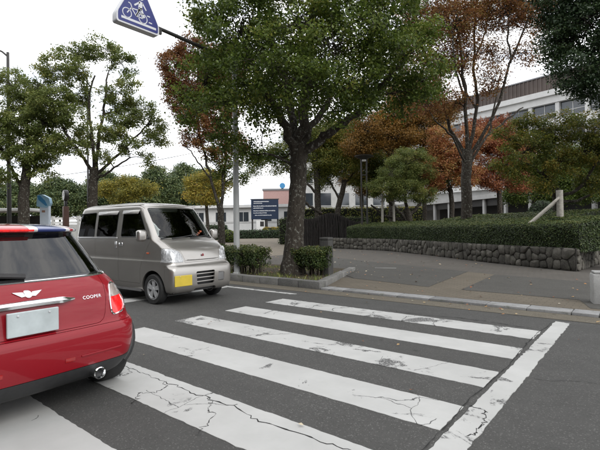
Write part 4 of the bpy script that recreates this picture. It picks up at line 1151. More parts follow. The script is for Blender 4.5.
for xo, fl in ((0.0945, 1), (-0.0945, -1)):
    W1, W2 = (-0.27, 0.245), (0.10, 0.245)
    bike = ring_polys(W1, 0.10, 0.018) + ring_polys(W2, 0.10, 0.018)
    for a, b in [(W1, (-0.16, 0.40)), ((-0.16, 0.40), (-0.19, 0.47)), ((-0.19, 0.47), (-0.24, 0.48)), ((-0.17, 0.385), (-0.06, 0.25)), ((-0.06, 0.25), (0.02, 0.41)), ((-0.165, 0.38), (0.015, 0.39)), ((-0.06, 0.25), W2), ((0.015, 0.39), W2), ((-0.01, 0.415), (0.07, 0.415))]:
        bike.append(seg_poly(a, b, 0.022))
    face_mark('bicycle_symbol', bike, xo, fl)
    person = [seg_poly((0.06, 0.60), (0.03, 0.44), 0.09), seg_poly((0.03, 0.46), (-0.05, 0.26), 0.045), seg_poly((0.05, 0.46), (0.13, 0.27), 0.05), seg_poly((0.03, 0.58), (-0.10, 0.47), 0.035), seg_poly((0.09, 0.58), (0.18, 0.45), 0.03)]
    person.append([(0.06 + 0.06 * cos(2 * pi * i / 16), 0.69 + 0.06 * sin(2 * pi * i / 16)) for i in range(16)])
    face_mark('person_symbol', person, xo, fl)
    face_mark('ground_bar', [[(-0.40, 0.095), (0.42, 0.095), (0.42, 0.145), (-0.40, 0.145)]], xo, fl)
    face_mark('stripe_mark', [[(0.24, 0.20), (0.32, 0.20), (0.32, 0.225), (0.24, 0.225)]], xo, fl)
    face_mark('stripe_mark', [[(0.20, 0.33), (0.27, 0.33), (0.27, 0.355), (0.20, 0.355)]], xo, fl)
MB().box(-0.04, 0.02, 0.44, 0.62, 0.10, 0.22).build('bracket', M['steel_dark'], sg)

# dark stone post beside the right shrub
pst = empty('stone_post', (-6.40, 8.90, 0.12), 0.1, 'dark square stone post at the right end of the street bed', 'post')
MB().rbox(-0.13, 0.13, -0.13, 0.13, -0.05, 0.90, 0.02).build('shaft', M['post_dark'], pst, True, 30)
MB().rbox(-0.133, 0.133, -0.133, 0.133, 0.902, 0.97, 0.02).build('cap', M['post_dark'], pst, True, 30)

# granite bollard at the right edge
bx, by = S(4.98, 7.12)
bol = empty('granite_bollard', (bx, by, PZ), 0.25, 'pale square granite bollard on the pavement at the right edge', 'bollard')
MB().rbox(-0.16, 0.16, -0.16, 0.16, -0.05, 0.49, 0.02).build('shaft', M['granite_pale'], bol, True, 30)
MB().rbox(-0.145, 0.145, -0.145, 0.145, 0.488, 0.53, 0.018).build('top', M['granite_pale'], bol, True, 30)

# timber tree support
bx, by = S(8.37, 13.9)
sup = empty('timber_stake', (bx, by, 0.6), YAW, 'pale timber post with two slanted props standing in the clipped hedge', 'stake')
MB().tube([(0, 0, -0.4), (0.01, 0, 0.8), (0, 0, 1.84)], [0.105, 0.10, 0.098], 12).build('post', M['wood_pale'], sup, True)
MB().tube([(-1.12, -0.1, 0.72), (-0.05, -0.06, 1.60)], 0.042, 9).build('prop', M['wood_pale'], sup, True)
MB().tube([(-0.92, 0.15, 0.74), (-0.04, 0.06, 1.50)], 0.038, 9).build('prop', M['wood_pale'], sup, True)
MB().tube([(-0.12, -0.02, 1.52), (0.12, 0.02, 1.54)], 0.03, 8).build('binding', M['twig'], sup, True)
for i, (rr, lab) in enumerate([(4.87, 'pale thin timber stake left of its twin under the clipped tree'), (5.6, 'pale thin timber stake right of its twin under the clipped tree')]):
    bx, by = S(rr, 25.6)
    o = empty('tree_stake', (bx, by, 0.5), YAW, lab, 'stake', 'stakes under the clipped tree')
    MB().tube([(0, 0, -0.4), (0.04 * (1 - 2 * i), 0, 2.75)], [0.075, 0.065], 9).build('pole', M['wood_pale'], o, True)
    MB().tube([(-0.09, -0.03, 2.3), (0.11, 0.03, 2.32)], 0.025, 6).build('tie', M['twig'], o, True)

# flat-topped park lamp
bx, by = S(3.9, 26)
pl = empty('park_lamp', (bx, by, PZ), YAW, 'dark park lamp with flat inverted cone top behind the hedge', 'lamp')
for q in (-0.16, 0.16): MB().tube([(q, 0, 0), (q, 0, 5.45)], 0.05, 8).build('post', M['steel_dark'], pl, True)
for z in (0.9, 2.6, 4.4): MB().box(-0.16, 0.16, -0.02, 0.02, z, z + 0.05).build('rung', M['steel_dark'], pl)
MB().lathe([(0.10, 5.32), (0.2, 5.38), (0.54, 5.52), (0.57, 5.58), (0.0, 5.63)], 24, 'z').build('lamp_shade', M['steel_dark'], pl, True)
MB().lathe([(0.0, 5.22), (0.13, 5.24), (0.14, 5.34), (0.0, 5.36)], 16, 'z').build('bulb_cover', M['white_paint'], pl, True)

# tall street lamps
def street_lamp(r, d, h, arm, label):
    x, y = S(r, d)
    o = empty('street_lamp', (x, y, PZ), YAW, label, 'lamp', 'tall street lamps at left')
    MB().tube([(0, 0, 0), (0, 0, h * 0.4), (0, 0, h)], [0.13, 0.11, 0.075], 12).build('pole', M['steel_dark'], o, True)
    MB().tube([(0, 0, h - 0.25), (-0.35, 0, h + 0.05), (-arm, 0, h + 0.22)], [0.06, 0.055, 0.05], 10).build('arm', M['steel_dark'], o, True)
    MB().rbox(-arm - 0.75, -arm + 0.05, -0.14, 0.14, h + 0.15, h + 0.31, 0.05).build('lamp_head', M['steel_dark'], o, True)
    MB().rbox(-arm - 0.68, -arm - 0.1, -0.10, 0.10, h + 0.125, h + 0.152, 0.01).build('lens', M['white_paint'], o, True)
    MB().tube([(0, 0, 0), (0, 0, 0.5)], [0.18, 0.15], 12).build('base', M['steel_dark'], o, True)


street_lamp(-17.5, 26, 12.1, 0.75, 'tall dark street lamp rising beside the left edge tree')
street_lamp(-24.0, 49, 19.0, 0.6, 'thin street lamp showing through the crown of the broad green tree')

# blue and white stop pillar
M['pillar_white'] = basic('pillar_white', (0.50, 0.56, 0.64), 0.4, 0, 0.04)
M['pillar_blue'] = basic('pillar_blue', (0.05, 0.23, 0.46), 0.35, 0, 0.1)
M['pillar_pale'] = basic('pillar_pale_blue', (0.30, 0.50, 0.66), 0.35, 0, 0.06)
x, y = S(-14.15, 24)
pil = empty('information_pillar', (x, y, PZ), YAW, 'white pillar with slanted blue head beyond the red car roof', 'sign')
MB().rbox(-0.25, 0.25, -0.12, 0.12, 0.0, 2.7, 0.03).build('column', M['pillar_white'], pil, True, 30)
hd = MB().prism(round_poly([(-0.42, 2.66), (0.18, 2.56), (0.34, 2.82), (0.28, 3.12), (-0.1, 3.32), (-0.36, 3.30)], 0.06), -0.13, 0.13, 'y').build('head', M['pillar_pale'], pil, True, 30)
MB().prism(round_poly([(-0.30, 3.02), (0.10, 2.68), (0.20, 2.70), (0.06, 2.98), (-0.22, 3.26), (-0.36, 3.24)], 0.03), -0.135, -0.128, 'y').build('blue_band', M['pillar_blue'], pil)
MB().box(-0.12, 0.06, -0.128, -0.121, 2.32, 2.44).build('notice', basic('notice_brown', (0.25, 0.14, 0.10), 0.6), pil)

# clock post
x, y = S(-14.1, 26)
M['clock_brown'] = basic('clock_brown', (0.10, 0.045, 0.032), 0.6)
ck = empty('clock_post', (x, y, PZ), YAW - 0.85, 'brown clock post with round white face beyond the red car roof', 'clock')
MB().rbox(-0.20, 0.20, -0.14, 0.14, 0.0, 2.75, 0.02).build('post', M['clock_brown'], ck, True, 30)
MB().rbox(-0.09, 0.09, -0.08, 0.08, 2.74, 3.1, 0.02).build('neck', M['steel_dark'], ck, True, 30)
MB().lathe([(0.0, -0.12), (0.31, -0.12), (0.33, -0.08), (0.33, 0.08), (0.31, 0.12), (0.0, 0.12)], 28, 'y', (0, 0, 3.42)).build('case', M['steel_dark'], ck, True)
for sgn in (-1, 1):
    MB().lathe([(0.0, 0.125 * sgn), (0.28, 0.125 * sgn), (0.28, 0.118 * sgn)], 28, 'y', (0, 0, 3.42)).build('dial', M['white_paint'], ck)
    MB().cbox((0.04, 0.13 * sgn, 3.49), (0.025, 0.006, 0.18), Matrix.Rotation(0.5, 3, 'Y')).build('hand', M['steel_dark'], ck)
    MB().cbox((-0.08, 0.13 * sgn, 3.42), (0.19, 0.006, 0.025)).build('hand', M['steel_dark'], ck)

# shelter roof at the left edge
x, y = S(-19.2, 28)
sh = empty('shelter', (x, y, PZ), YAW, 'low flat-roofed shelter at the left edge beyond the red car', 'shelter')
MB().rbox(-3.0, 2.2, -1.0, 1.0, 2.55, 2.75, 0.04).build('roof', M['concrete_light'], sh, True, 30)
for q in (-2.4, 0.0, 1.8): MB().box(q - 0.09, q + 0.09, -0.7, -0.52, 0, 2.55).build('post', M['clock_brown'], sh)
MB().box(-2.9, 2.0, 0.6, 0.7, 0.1, 2.3).build('back_panel', M['steel_dark'], sh)

# rail-topped wall behind
x, y = S(-24.5, 42)
lw = empty('boundary_wall', (x, y, PZ), YAW, 'long low grey wall with pale rails behind the pillar and clock', 'wall')
MB().box(-12, 13, -0.15, 0.15, 0, 1.9).build('panel', M['concrete'], lw)
for z in (1.95, 2.35): MB().box(-12, 13, -0.10, 0.10, z, z + 0.22).build('rail', M['concrete_light'], lw)
for q in np.arange(-12, 13.1, 2.5): MB().box(q - 0.08, q + 0.08, -0.2, 0.2, 0, 2.7).build('post', M['concrete'], lw)

# notice board on the court
x, y = S(-4.62, 57)
nb = empty('notice_board', (x, y, PZ), YAW, 'navy notice board with pale lines of writing on two legs', 'sign')
MB().box(-1.8, 1.8, -0.08, 0.08, 2.45, 5.05).build('panel', M['board_navy'], nb)
MB().box(-1.9, 1.9, -0.10, 0.10, 5.052, 5.14).build('frame', M['steel_dark'], nb)
for q in (-1.68, 1.68): MB().box(q - 0.1, q + 0.1, 0.085, 0.28, 0, 4.9).build('leg', M['steel_dark'], nb)
MB().box(-0.35, 0.35, 0.085, 0.3, 0, 2.9).build('leg', M['steel_dark'], nb)
wr = random.Random(4)
mb = MB()
for z, x0, x1, hh in ((4.72, -1.45, 0.55, 0.13), (4.50, -1.45, -0.4, 0.12), (4.12, -1.5, 1.55, 0.13), (3.86, -1.5, -0.2, 0.12), (3.50, -1.5, 1.3, 0.13), (3.22, -1.5, 0.2, 0.12), (2.92, -1.3, 0.9, 0.11)):
    q = x0
    while q < x1:
        w = wr.uniform(0.07, 0.12)
        mb.box(q, q + w, -0.086, -0.082, z + wr.uniform(0, 0.02), z + hh * wr.uniform(0.75, 1))
        q += w + wr.uniform(0.02, 0.05)
mb.build('lettering', M['sign_white'], nb)['kind'] = 'stuff'
x, y = S(-5.15, 56.4)
pb = empty('poster_case', (x, y, PZ), YAW, 'small white poster case under the navy notice board', 'sign')
MB().box(-0.55, 0.55, -0.06, 0.06, 0.95, 2.3).build('panel', M['white_paint'], pb)
MB().box(-0.05, 0.45, -0.068, -0.062, 1.5, 2.15).build('poster', M['steel_dark'], pb)
for q in (-0.45, 0.45): MB().box(q - 0.04, q + 0.04, -0.05, 0.05, 0, 0.95).build('leg', M['steel_dark'], pb)

# ------------------------------------------------------------------ buildings
M['win_glass'] = basic('window_glass', (0.035, 0.042, 0.05), 0.08, 0, 0.3, 0.4, spec=0.9)
M['clad_brown'] = basic('brown_cladding', (0.085, 0.066, 0.058), 0.7, 0, 0.18, 0.6)
M['roof_grey'] = basic('grey_roof', (0.20, 0.20, 0.21), 0.6, 0, 0.1, 0.5)
A = np.array([-10.11, 62.71]); UD = np.array([-0.9715, 0.237])
org = A - UD * 26
off = empty('office_building', (float(org[0]), float(org[1]), 0), math.atan2(UD[1], UD[0]) + pi, 'pale office block with brown ribbed top storey behind the autumn trees', 'building')
# local: -x runs left along the facade, -y is the street side
L = 76.0
def fb(name, x0, x1, y0, y1, z0, z1, m): return MB().box(x0, x1, y0, y1, z0, z1).build(name, M[m], off)
fb('wall', -L, 0, 0.62, 18, 0, 17.6, 'concrete')
fb('cornice', -L - 0.3, 0.3, -0.5, 18.2, 17.602, 18.3, 'concrete_light')
fb('top_storey', -L + 0.8, -0.8, 1.0, 17, 18.302, 20.5, 'clad_brown')
mb = MB()
for q in np.arange(-L + 0.9, -0.9, 0.55): mb.box(q, q + 0.16, 0.9, 0.998, 18.305, 20.56)
mb.build('cladding_rib', M['clad_brown'], off)['kind'] = 'stuff'
fb('coping', -L + 0.7, -0.7, 0.85, 17.1, 20.562, 20.72, 'roof_grey')
for (z0, z1) in ((13.75, 14.75), (10.1, 11.1), (6.4, 7.4)):
    fb('spandrel', -L, 0, 0.0, 0.618, z0, z1, 'concrete_light')
fb('lintel', -L, 0, -0.1, 0.618, 16.7, 17.598, 'concrete_light')
for si, (z0, z1) in enumerate(((14.752, 16.698), (11.102, 13.748), (7.402, 10.098))):
    for q in np.arange(-L + 1.6, -1.0, 3.3):
        fb('column', q - 0.22, q + 0.22, 0.05, 0.60, z0, z1, 'concrete_light')
        if si < 2:
            w = fb('window', q + 0.30, q + 3.0, 0.50, 0.612, z0 + 0.01, z1 - 0.01, 'win_glass')
            MB().box(q + 1.62, q + 1.68, 0.44, 0.498, z0 + 0.02, z1 - 0.02).build('mullion', M['concrete_light'], w)
            MB().box(q + 0.3, q + 3.0, 0.44, 0.498, z0 + 0.75, z0 + 0.81).build('rail', M['concrete_light'], w)

gx0, gy0 = S(19.2, 60); gx1, gy1 = S(26.5, 30)
gl = math.hypot(gx1 - gx0, gy1 - gy0)
ga = empty('covered_gallery', (gx0, gy0, PZ), math.atan2(gy1 - gy0, gx1 - gx0), 'low dark covered gallery with pale roof edge behind the trees', 'building')
MB().box(-14, gl, -0.2, 6.0, 4.35, 4.85).build('roof', M['concrete'], ga)
MB().box(-14, gl, 5.0, 5.2, 0, 4.35).build('back_wall', M['steel_dark'], ga)
MB().box(-14, gl, 0.4, 0.55, 3.55, 4.345).build('beam', M['steel_dark'], ga)
for q in np.arange(-12, gl, 3.6): MB().box(q - 0.18, q + 0.18, 0.1, 0.36, 0, 4.345).build('column', M['concrete'], ga)

x, y = S(-8.0, 78)
hb = empty('low_hall', (x, y, PZ), YAW - 0.12, 'long white low hall beyond the court behind the notice board', 'building')
MB().box(-22, 26, 0, 12, 0, 5.0).build('wall', M['concrete_light'], hb)
MB().box(-22.5, 26.5, -0.8, 12.5, 5.002, 5.5).build('roof', M['concrete_light'], hb)
MB().box(-22, 26, -0.05, -0.003, 2.2, 2.5).build('band', M['concrete'], hb)
for q in np.arange(-20, 25, 4.2):
    w = MB().box(q, q + 1.9, -0.06, -0.003, 2.52, 4.2).build('window', M['win_glass'], hb)
    MB().box(q + 0.92, q + 0.98, -0.10, -0.062, 2.53, 4.19).build('mullion', M['white_paint'], w)
x, y = S(-3.6, 96)
rb = empty('pink_building', (x, y, PZ), YAW, 'pinkish block with blue round roof sign above the white hall', 'building')
MB().box(-4.5, 3.5, 0, 8, 0, 9.6).build('wall', basic('pink_wall', (0.42, 0.27, 0.25), 0.8), rb)
MB().box(-4.7, 3.7, -0.2, 8.2, 9.602, 10.0).build('roof', M['roof_grey'], rb)
MB().lathe([(0.0, -0.3), (0.6, -0.3), (0.64, 0.1), (0, 0.1)], 20, 'y', (-0.2, -0.2, 10.62)).build('round_sign', M['pillar_blue'], rb, True)
x, y = S(4.0, 66)
tb = empty('white_block', (x, y, PZ), YAW + 0.1, 'white multi-storey block seen between the trunks at the centre', 'building')
MB().box(-4.5, 9.5, 0, 12, 0, 16.0).build('wall', M['concrete'], tb)
MB().box(-4.7, 9.7, -0.2, 12.2, 16.002, 16.4).build('roof', M['concrete'], tb)
for zz in (1.2, 4.6, 8.0, 11.4):
    for q in np.arange(-3.8, 8.5, 2.8):
        w = MB().box(q, q + 1.8, -0.05, -0.003, zz, zz + 1.9).build('window', M['win_glass'], tb)
        MB().box(q - 0.1, q + 1.9, -0.14, -0.052, zz - 0.12, zz - 0.01).build('sill', M['concrete'], w)

# overhead cable far behind the van
p0, p1 = S(-32, 55), S(-2, 60)
cab = MB().tube([(p0[0] + (p1[0] - p0[0]) * t, p0[1] + (p1[1] - p0[1]) * t, 8.2 + 6.6 * t - 2.4 * t * (1 - t)) for t in np.linspace(0, 1, 14)], 0.035, 5).build('overhead_cable', M['steel_dark'])
tag(cab, 'thin dark overhead cable slanting across the sky above the van', 'cable')

# unseen building and trees added behind camera to shade the scene, mirrored in vehicles
ob = empty('shade_building', (-6, -17, 0), 0, 'added unseen grey building behind the photographer, shading the scene', 'building')
MB().box(-60, 46, -10, 0, 0, 19.0).build('wall', basic('shade_building_wall', (0.12, 0.115, 0.11), 0.8, 0, 0.2, 0.4), ob)
MB().box(-60.4, 46.4, -10.4, 0.4, 19.002, 19.6).build('cornice', M['concrete'], ob)
for zz in (1.0, 4.6, 8.2, 11.8, 15.4):
    for q in np.arange(-58, 44, 4.2):
        w = MB().box(q, q + 2.6, 0.003, 0.06, zz, zz + 2.2).build('window', M['win_glass'], ob)
np_pave = sheet('near_pavement', [(-260, -60), (260, -60), (260, -2.2), (-260, -2.2)], 0.10, M['brick_grey'], kind='structure')
src = [o for o in COL.objects if o.name == 'street_tree'][0]  # copied out of view as added trees that cut the light
for i, (tx, ty, rz, lab) in enumerate([(-13.5, -6.2, 1.0, 'added shade tree behind the photographer left of the red car'), (-26, -6.4, 2.6, 'added shade tree behind the photographer farthest up the road'), (9.5, -7.0, 4.0, 'added shade tree behind the photographer down the road')]):
    r = src.copy(); COL.objects.link(r); r.location = (tx, ty, 0.1); r.rotation_euler = (0, 0, rz); r['label'] = lab; r['group'] = 'added unseen trees shading from the near side'
    for ch in src.children:
        c_ = ch.copy(); COL.objects.link(c_); c_.parent = r

# ------------------------------------------------------------------ vehicles: lofted shells cut into real panels
def keys_interp(keys, sub):
    """monotone cubic through the key rows, by row index"""
    K = np.array(keys, float); n = len(K)
    d = np.diff(K, axis=0)
    m = np.zeros_like(K)
    m[0], m[-1] = d[0], d[-1]
    for i in range(1, n - 1):
        same = d[i - 1] * d[i] > 0
        with np.errstate(divide='ignore', invalid='ignore'):
            h = 2 * d[i - 1] * d[i] / (d[i - 1] + d[i])
        m[i] = np.where(same, np.nan_to_num(h), 0)
    out = []
    for i in range(n - 1):
        for j in range(sub):
            t = j / sub
            out.append(K[i] * (2 * t ** 3 - 3 * t * t + 1) + m[i] * (t ** 3 - 2 * t * t + t) + K[i + 1] * (-2 * t ** 3 + 3 * t * t) + m[i + 1] * (t ** 3 - t * t))
    out.append(K[-1])
    return np.array(out)


def outline(xf, xr, w, rf, rr, bf, br, bs=0.03, nf=9, nc=7, ns=30):
    P = []
    for i in range(nf): P.append((xf, (w - rf) * i / nf))
    for i in range(nc):
        a = pi / 2 * i / nc
        P.append((xf - rf + rf * cos(a), w - rf + rf * sin(a)))
    for i in range(ns): P.append((xf - rf + (xr + rr - xf + rf) * i / ns, w))
    for i in range(nc):
        a = pi / 2 * i / nc
        P.append((xr + rr - rr * sin(a), w - rr + rr * cos(a)))
    for i in range(nf + 1): P.append((xr, (w - rr) * (1 - i / nf)))
    P = np.array(P)
    xm, hl = (xf + xr) / 2, (xf - xr) / 2
    t = (P[:, 0] - xm) / hl
    yy = (P[:, 1] / w) ** 2
    x = P[:, 0] - np.where(t > 0, bf * yy * np.clip(t, 0, 1) ** 2, 0) + np.where(t < 0, br * yy * np.clip(-t, 0, 1) ** 2, 0)
    y = P[:, 1] * (1 - bs * t * t)
    half = np.stack([x, y], 1)
    mirror = half[1:-1][::-1] * np.array([1, -1])
    return np.vstack([half, mirror])


def loft_mesh(keys, sub=3, thick=0.028, bs=0.03):
    rows = keys_interp(keys, sub)
    v, f = [], []
    n = None
    for r in rows:
        o = outline(*r[1:8], bs=bs)
        n = len(o)
        v += [(p[0], p[1], r[0]) for p in o]
    for i in range(len(rows) - 1):
        for j in range(n):
            f.append((i * n + j, i * n + (j + 1) % n, (i + 1) * n + (j + 1) % n, (i + 1) * n + j))
    h = n // 2
    top = (len(rows) - 1) * n
    for base, rev in ((0, True), (top, False)):
        for j in range(h):
            a, b = j, j + 1
            c, d = (n - j - 1) % n, (n - j) % n
            q = [base + a, base + b, base + c, base + d]
            q = list(dict.fromkeys(q))
            if len(q) >= 3: f.append(tuple(q[::-1] if rev else q))
    me = bpy.data.meshes.new('shell')
    me.from_pydata(v, [], f)
    bm = bmesh.new(); bm.from_mesh(me)
    bmesh.ops.recalc_face_normals(bm, faces=bm.faces)
    bm.to_mesh(me); bm.free()
    o = bpy.data.objects.new('shell_tmp', me); COL.objects.link(o)
    md = o.modifiers.new('s', 'SOLIDIFY'); md.thickness = thick; md.offset = -1
    dg = bpy.context.evaluated_depsgraph_get(); dg.update()
    res = bpy.data.meshes.new_from_object(o.evaluated_get(dg))
    bpy.data.objects.remove(o); bpy.data.meshes.remove(me)
    return res, rows


def boolm(a, b, op):
    """a, b meshes -> new mesh"""
    oa = bpy.data.objects.new('ba', a); ob = bpy.data.objects.new('bb', b)
    COL.objects.link(oa); COL.objects.link(ob)
    md = oa.modifiers.new('b', 'BOOLEAN'); md.object = ob; md.operation = op
    res = None
    for s in ('MANIFOLD', 'EXACT'):
        try: md.solver = s
        except TypeError: continue
        dg = bpy.context.evaluated_depsgraph_get(); dg.update()
        res = bpy.data.meshes.new_from_object(oa.evaluated_get(dg))
        if len(res.polygons) > 0 and not (op == 'DIFFERENCE' and s == 'MANIFOLD' and len(res.polygons) == 0): break
    bpy.data.objects.remove(oa); bpy.data.objects.remove(ob)
    return res


def cutter(mb):
    me = bpy.data.meshes.new('cut')
    me.from_pydata(mb.v, [], mb.f)
    bm = bmesh.new(); bm.from_mesh(me)
    bmesh.ops.recalc_face_normals(bm, faces=bm.faces)
    bm.to_mesh(me); bm.free()
    return me


def inset(poly, d):
    n = len(poly)
    A = sum(poly[i][0] * poly[(i + 1) % n][1] - poly[(i + 1) % n][0] * poly[i][1] for i in range(n))
    sg_ = 1 if A > 0 else -1
    out = []
    for i in range(n):
        a, b, c = Vector(poly[i - 1]), Vector(poly[i]), Vector(poly[(i + 1) % n])
        e1, e2 = (b - a), (c - b)
        if e1.length < 1e-6: e1 = e2
        if e2.length < 1e-6: e2 = e1
        n1 = Vector((-e1.y, e1.x)).normalized() * sg_; n2 = Vector((-e2.y, e2.x)).normalized() * sg_
        m = (n1 + n2)
        if m.length < 1e-6: m = n1
        m = m.normalized()
        out.append(tuple(b + m * d / max(0.5, m.dot(n1))))
    return out


def finish(name, me, mat, parent, sharp=32):
    me.name = name
    me.materials.clear(); me.materials.append(mat)
    me.polygons.foreach_set('use_smooth', [True] * len(me.polygons))
    me.polygons.foreach_set('material_index', [0] * len(me.polygons))
    me.set_sharp_from_angle(angle=R(sharp))
    me.update()
    return link(bpy.data.objects.new(name, me), parent)


def panel(body, poly, a0, a1, axis, gap=0.004):
    """cut a panel out of the shell: returns (rest, panel)"""
    piece = boolm(body, cutter(MB().prism(inset(poly, gap), a0, a1, axis)), 'INTERSECT')
    rest = boolm(body, cutter(MB().prism(poly, a0, a1, axis)), 'DIFFERENCE')
    return rest, piece


def paint(name, col, metal, rough, coat, spec=0.5, dirt=0.10):
    t = NT(name)
    n = t.noise(t.tc(), 1.5, 4)
    c = t.ramp(n, [(0.3, tuple(x * 0.94 for x in col)), (0.7, tuple(min(1, x * 1.05) for x in col))])
    dust = t.noise(t.tc(), 34, 6, 0.75)
    c = t.mix(t.ramp(dust, [(0.55, 0.0), (0.85, dirt)]), c, (0.25, 0.23, 0.2))
    t.color(c)
    t.set(Metallic=metal, Roughness=t.ramp(n, [(0.3, rough), (0.8, rough + 0.05)]), Coat_Weight=coat, Coat_Roughness=0.04, Specular_IOR_Level=spec)
    return t.m


M['car_silver'] = paint('silver_paint', (0.43, 0.41, 0.385), 0.85, 0.29, 0.6, 0.5, 0.0)
M['car_red'] = paint('red_paint', (0.235, 0.003, 0.010), 0.0, 0.36, 0.55, 0.25, 0.02)
M['black_gloss'] = basic('black_gloss', (0.012, 0.012, 0.013), 0.12, 0, 0.1, coat=0.6)
M['black_plastic'] = basic('black_plastic', (0.022, 0.022, 0.023), 0.55, 0, 0.2, 20)
M['rubber'] = basic('rubber', (0.02, 0.02, 0.02), 0.8, 0, 0.25, 30, 0.2, 120)
M['alloy'] = basic('alloy', (0.62, 0.63, 0.64), 0.32, 0.55, 0.06)
M['chrome'] = basic('chrome', (0.82, 0.83, 0.84), 0.08, 1.0, 0.02)
M['glass_clear'] = glass_mat('glass_clear', 0.86, 0.012, (0.95, 1.0, 0.98))
M['glass_dark'] = glass_mat('glass_dark', 0.13)
M['glass_rear'] = glass_mat('glass_rear', 0.10, 0.01, ior=1.85)
M['glass_mid'] = glass_mat('glass_mid', 0.40)
M['lamp_silver'] = basic('lamp_silver', (0.72, 0.73, 0.74), 0.35, 0.3, 0.05)
t = NT('lamp_lens')
t.color(t.ramp(t.noise(t.mapping(t.tc(), (8, 30, 8)), 2.0, 3), [(0.35, (0.35, 0.36, 0.37)), (0.6, (0.85, 0.86, 0.87))]))
t.set(Roughness=0.12, Metallic=0.35, Coat_Weight=1.0)
_tr = t.n.new('ShaderNodeBsdfTransparent'); _mx = t.n.new('ShaderNodeMixShader'); _mx.inputs[0].default_value = 0.45
t.l.new(t.b.outputs[0], _mx.inputs[1]); t.l.new(_tr.outputs[0], _mx.inputs[2]); t.l.new(_mx.outputs[0], t.out.inputs['Surface'])
M['lens'] = t.m
M['seat'] = basic('seat_fabric', (0.14, 0.14, 0.145), 0.9, 0, 0.2, 30)
M['trim_grey'] = basic('trim_grey', (0.15, 0.15, 0.15), 0.7)
M['plate_yellow'] = basic('plate_yellow', (0.56, 0.42, 0.04), 0.45, 0, 0.08, 8)
M['plate_pale'] = basic('plate_pale', (0.44, 0.49, 0.50), 0.5, 0, 0.14, 7)
M['amber'] = basic('amber', (0.55, 0.10, 0.03), 0.25, coat=0.5)
M['red_lens'] = basic('red_lens', (0.30, 0.006, 0.008), 0.15, coat=0.8)


def glow(name, col, strength):
    t = NT(name)
    n = t.voronoi(t.tc(), 46, 'F1')
    t.color((0.4, 0.01, 0.012))
    t.set(Roughness=0.15, Coat_Weight=0.8)
    t.b.inputs['Emission Color'].default_value = (*col, 1)
    t.set(Emission_Strength=t.ramp(n, [(0.1, strength), (0.6, strength * 0.45)]))
    return t.m


M['brake_glow'] = glow('brake_lamp_lit', (1.0, 0.015, 0.015), 1.15)
M['brake_led'] = glow('brake_led_lit', (1.0, 0.015, 0.015), 0.9)


def wheel(parent, x, y, r, wt, side, spokes=5, rim_r=None, double=True):
    """side: +1 outer face towards +y"""
    rim_r = rim_r or r * 0.66
    h = wt / 2
    wh = MB()
    prof = [(rim_r, -h * 0.8), (rim_r + 0.01, -h), (r * 0.93, -h), (r * 0.985, -h * 0.8), (r, -h * 0.55), (r, h * 0.55), (r * 0.985, h * 0.8), (r * 0.93, h), (rim_r + 0.01, h), (rim_r, h * 0.8)]
    t = wh.lathe(prof, 40, 'y', (x, y, r - 0.004)).build('wheel', M['rubber'], parent, True, 40)
    MB().lathe([(rim_r - 0.012, -h * 0.9), (rim_r + 0.002, -h * 0.9), (rim_r + 0.002, h * 0.93), (rim_r - 0.014, h * 0.95), (rim_r - 0.02, h * 0.4), (rim_r - 0.02, -h * 0.9)], 40, 'y', (x, y, r - 0.004)).build('rim', M['alloy'], t, True)
    MB().lathe([(0.0, h * 0.25 * side), (rim_r - 0.015, h * 0.15 * side), (rim_r - 0.015, 0.0)], 32, 'y', (x, y, r - 0.004)).build('brake_disc', M['black_plastic'], t, True)
    yo = y + side * h * 0.62
    for i in range(spokes):
        for dlt in ((-0.16, 0.16) if double else (0,)):
            a = 2 * pi * i / spokes + 0.3 + dlt
            c = (x + cos(a) * rim_r * 0.58, yo, r - 0.004 + sin(a) * rim_r * 0.58)
            MB().cbox(c, (0.042 if double else 0.06, 0.03, rim_r * 0.86), Matrix.Rotation(pi / 2 - a, 3, 'Y'), 0.85).build('spoke', M['alloy'], t)
    MB().lathe([(0.0, 0.022 * side), (0.035, 0.018 * side), (0.05, 0.0), (0.05, -0.03 * side)], 18, 'y', (x, yo, r - 0.004)).build('hub_cap', M['alloy'], t, True)
    return t


def well(parent, x, y, rad, dep, side):
    """dark inner arch"""
    mb = MB()
    n = 20
    v = []
    for d in (-0.005, -dep):
        v += [(x + rad * cos(pi * i / n), y + d * side, 0.29 + rad * sin(pi * i / n)) for i in range(n + 1)]
    mb.add(v, [(i, i + 1, n + 2 + i, n + 1 + i) for i in range(n)] + [tuple(range(n + 1, 2 * n + 2))])
    mb.build('wheel_well', M['black_plastic'], parent, True)


def seat_part(parent, x, y, z, w=0.46):
    s = MB().rbox(x - 0.25, x + 0.25, y - w / 2, y + w / 2, z - 0.16, z, 0.05).build('seat', M['seat'], parent, True)
    b = MB(); b.rbox(-0.06, 0.06, -w / 2, w / 2, 0, 0.58, 0.05)
    b.v = [(p[0] - p[2] * 0.22 + x - 0.22, p[1] + y, p[2] + z - 0.04) for p in b.v]
    b.build('backrest', M['seat'], s, True)
    h_ = MB(); h_.rbox(-0.04, 0.04, -0.13, 0.13, 0.58, 0.76, 0.035)
    h_.v = [(p[0] - p[2] * 0.22 + x - 0.22, p[1] + y, p[2] + z - 0.04) for p in h_.v]
    h_.build('headrest', M['seat'], s, True)


def steering(parent, x, y, z):
    tl = radians_ = R(30)
    pts = [(x + sin(tl) * cos(2 * pi * i / 24) * 0.18 * 1.0 - 0, y + 0.18 * sin(2 * pi * i / 24), z + cos(tl) * 0.18 * cos(2 * pi * i / 24)) for i in range(25)]
    s = MB().tube(pts, 0.016, 7, False).build('steering_wheel', M['black_plastic'], parent, True)
    MB().tube([(x, y, z), (x + 0.25, y, z - 0.14)], 0.03, 8).build('column', M['black_plastic'], s, True)


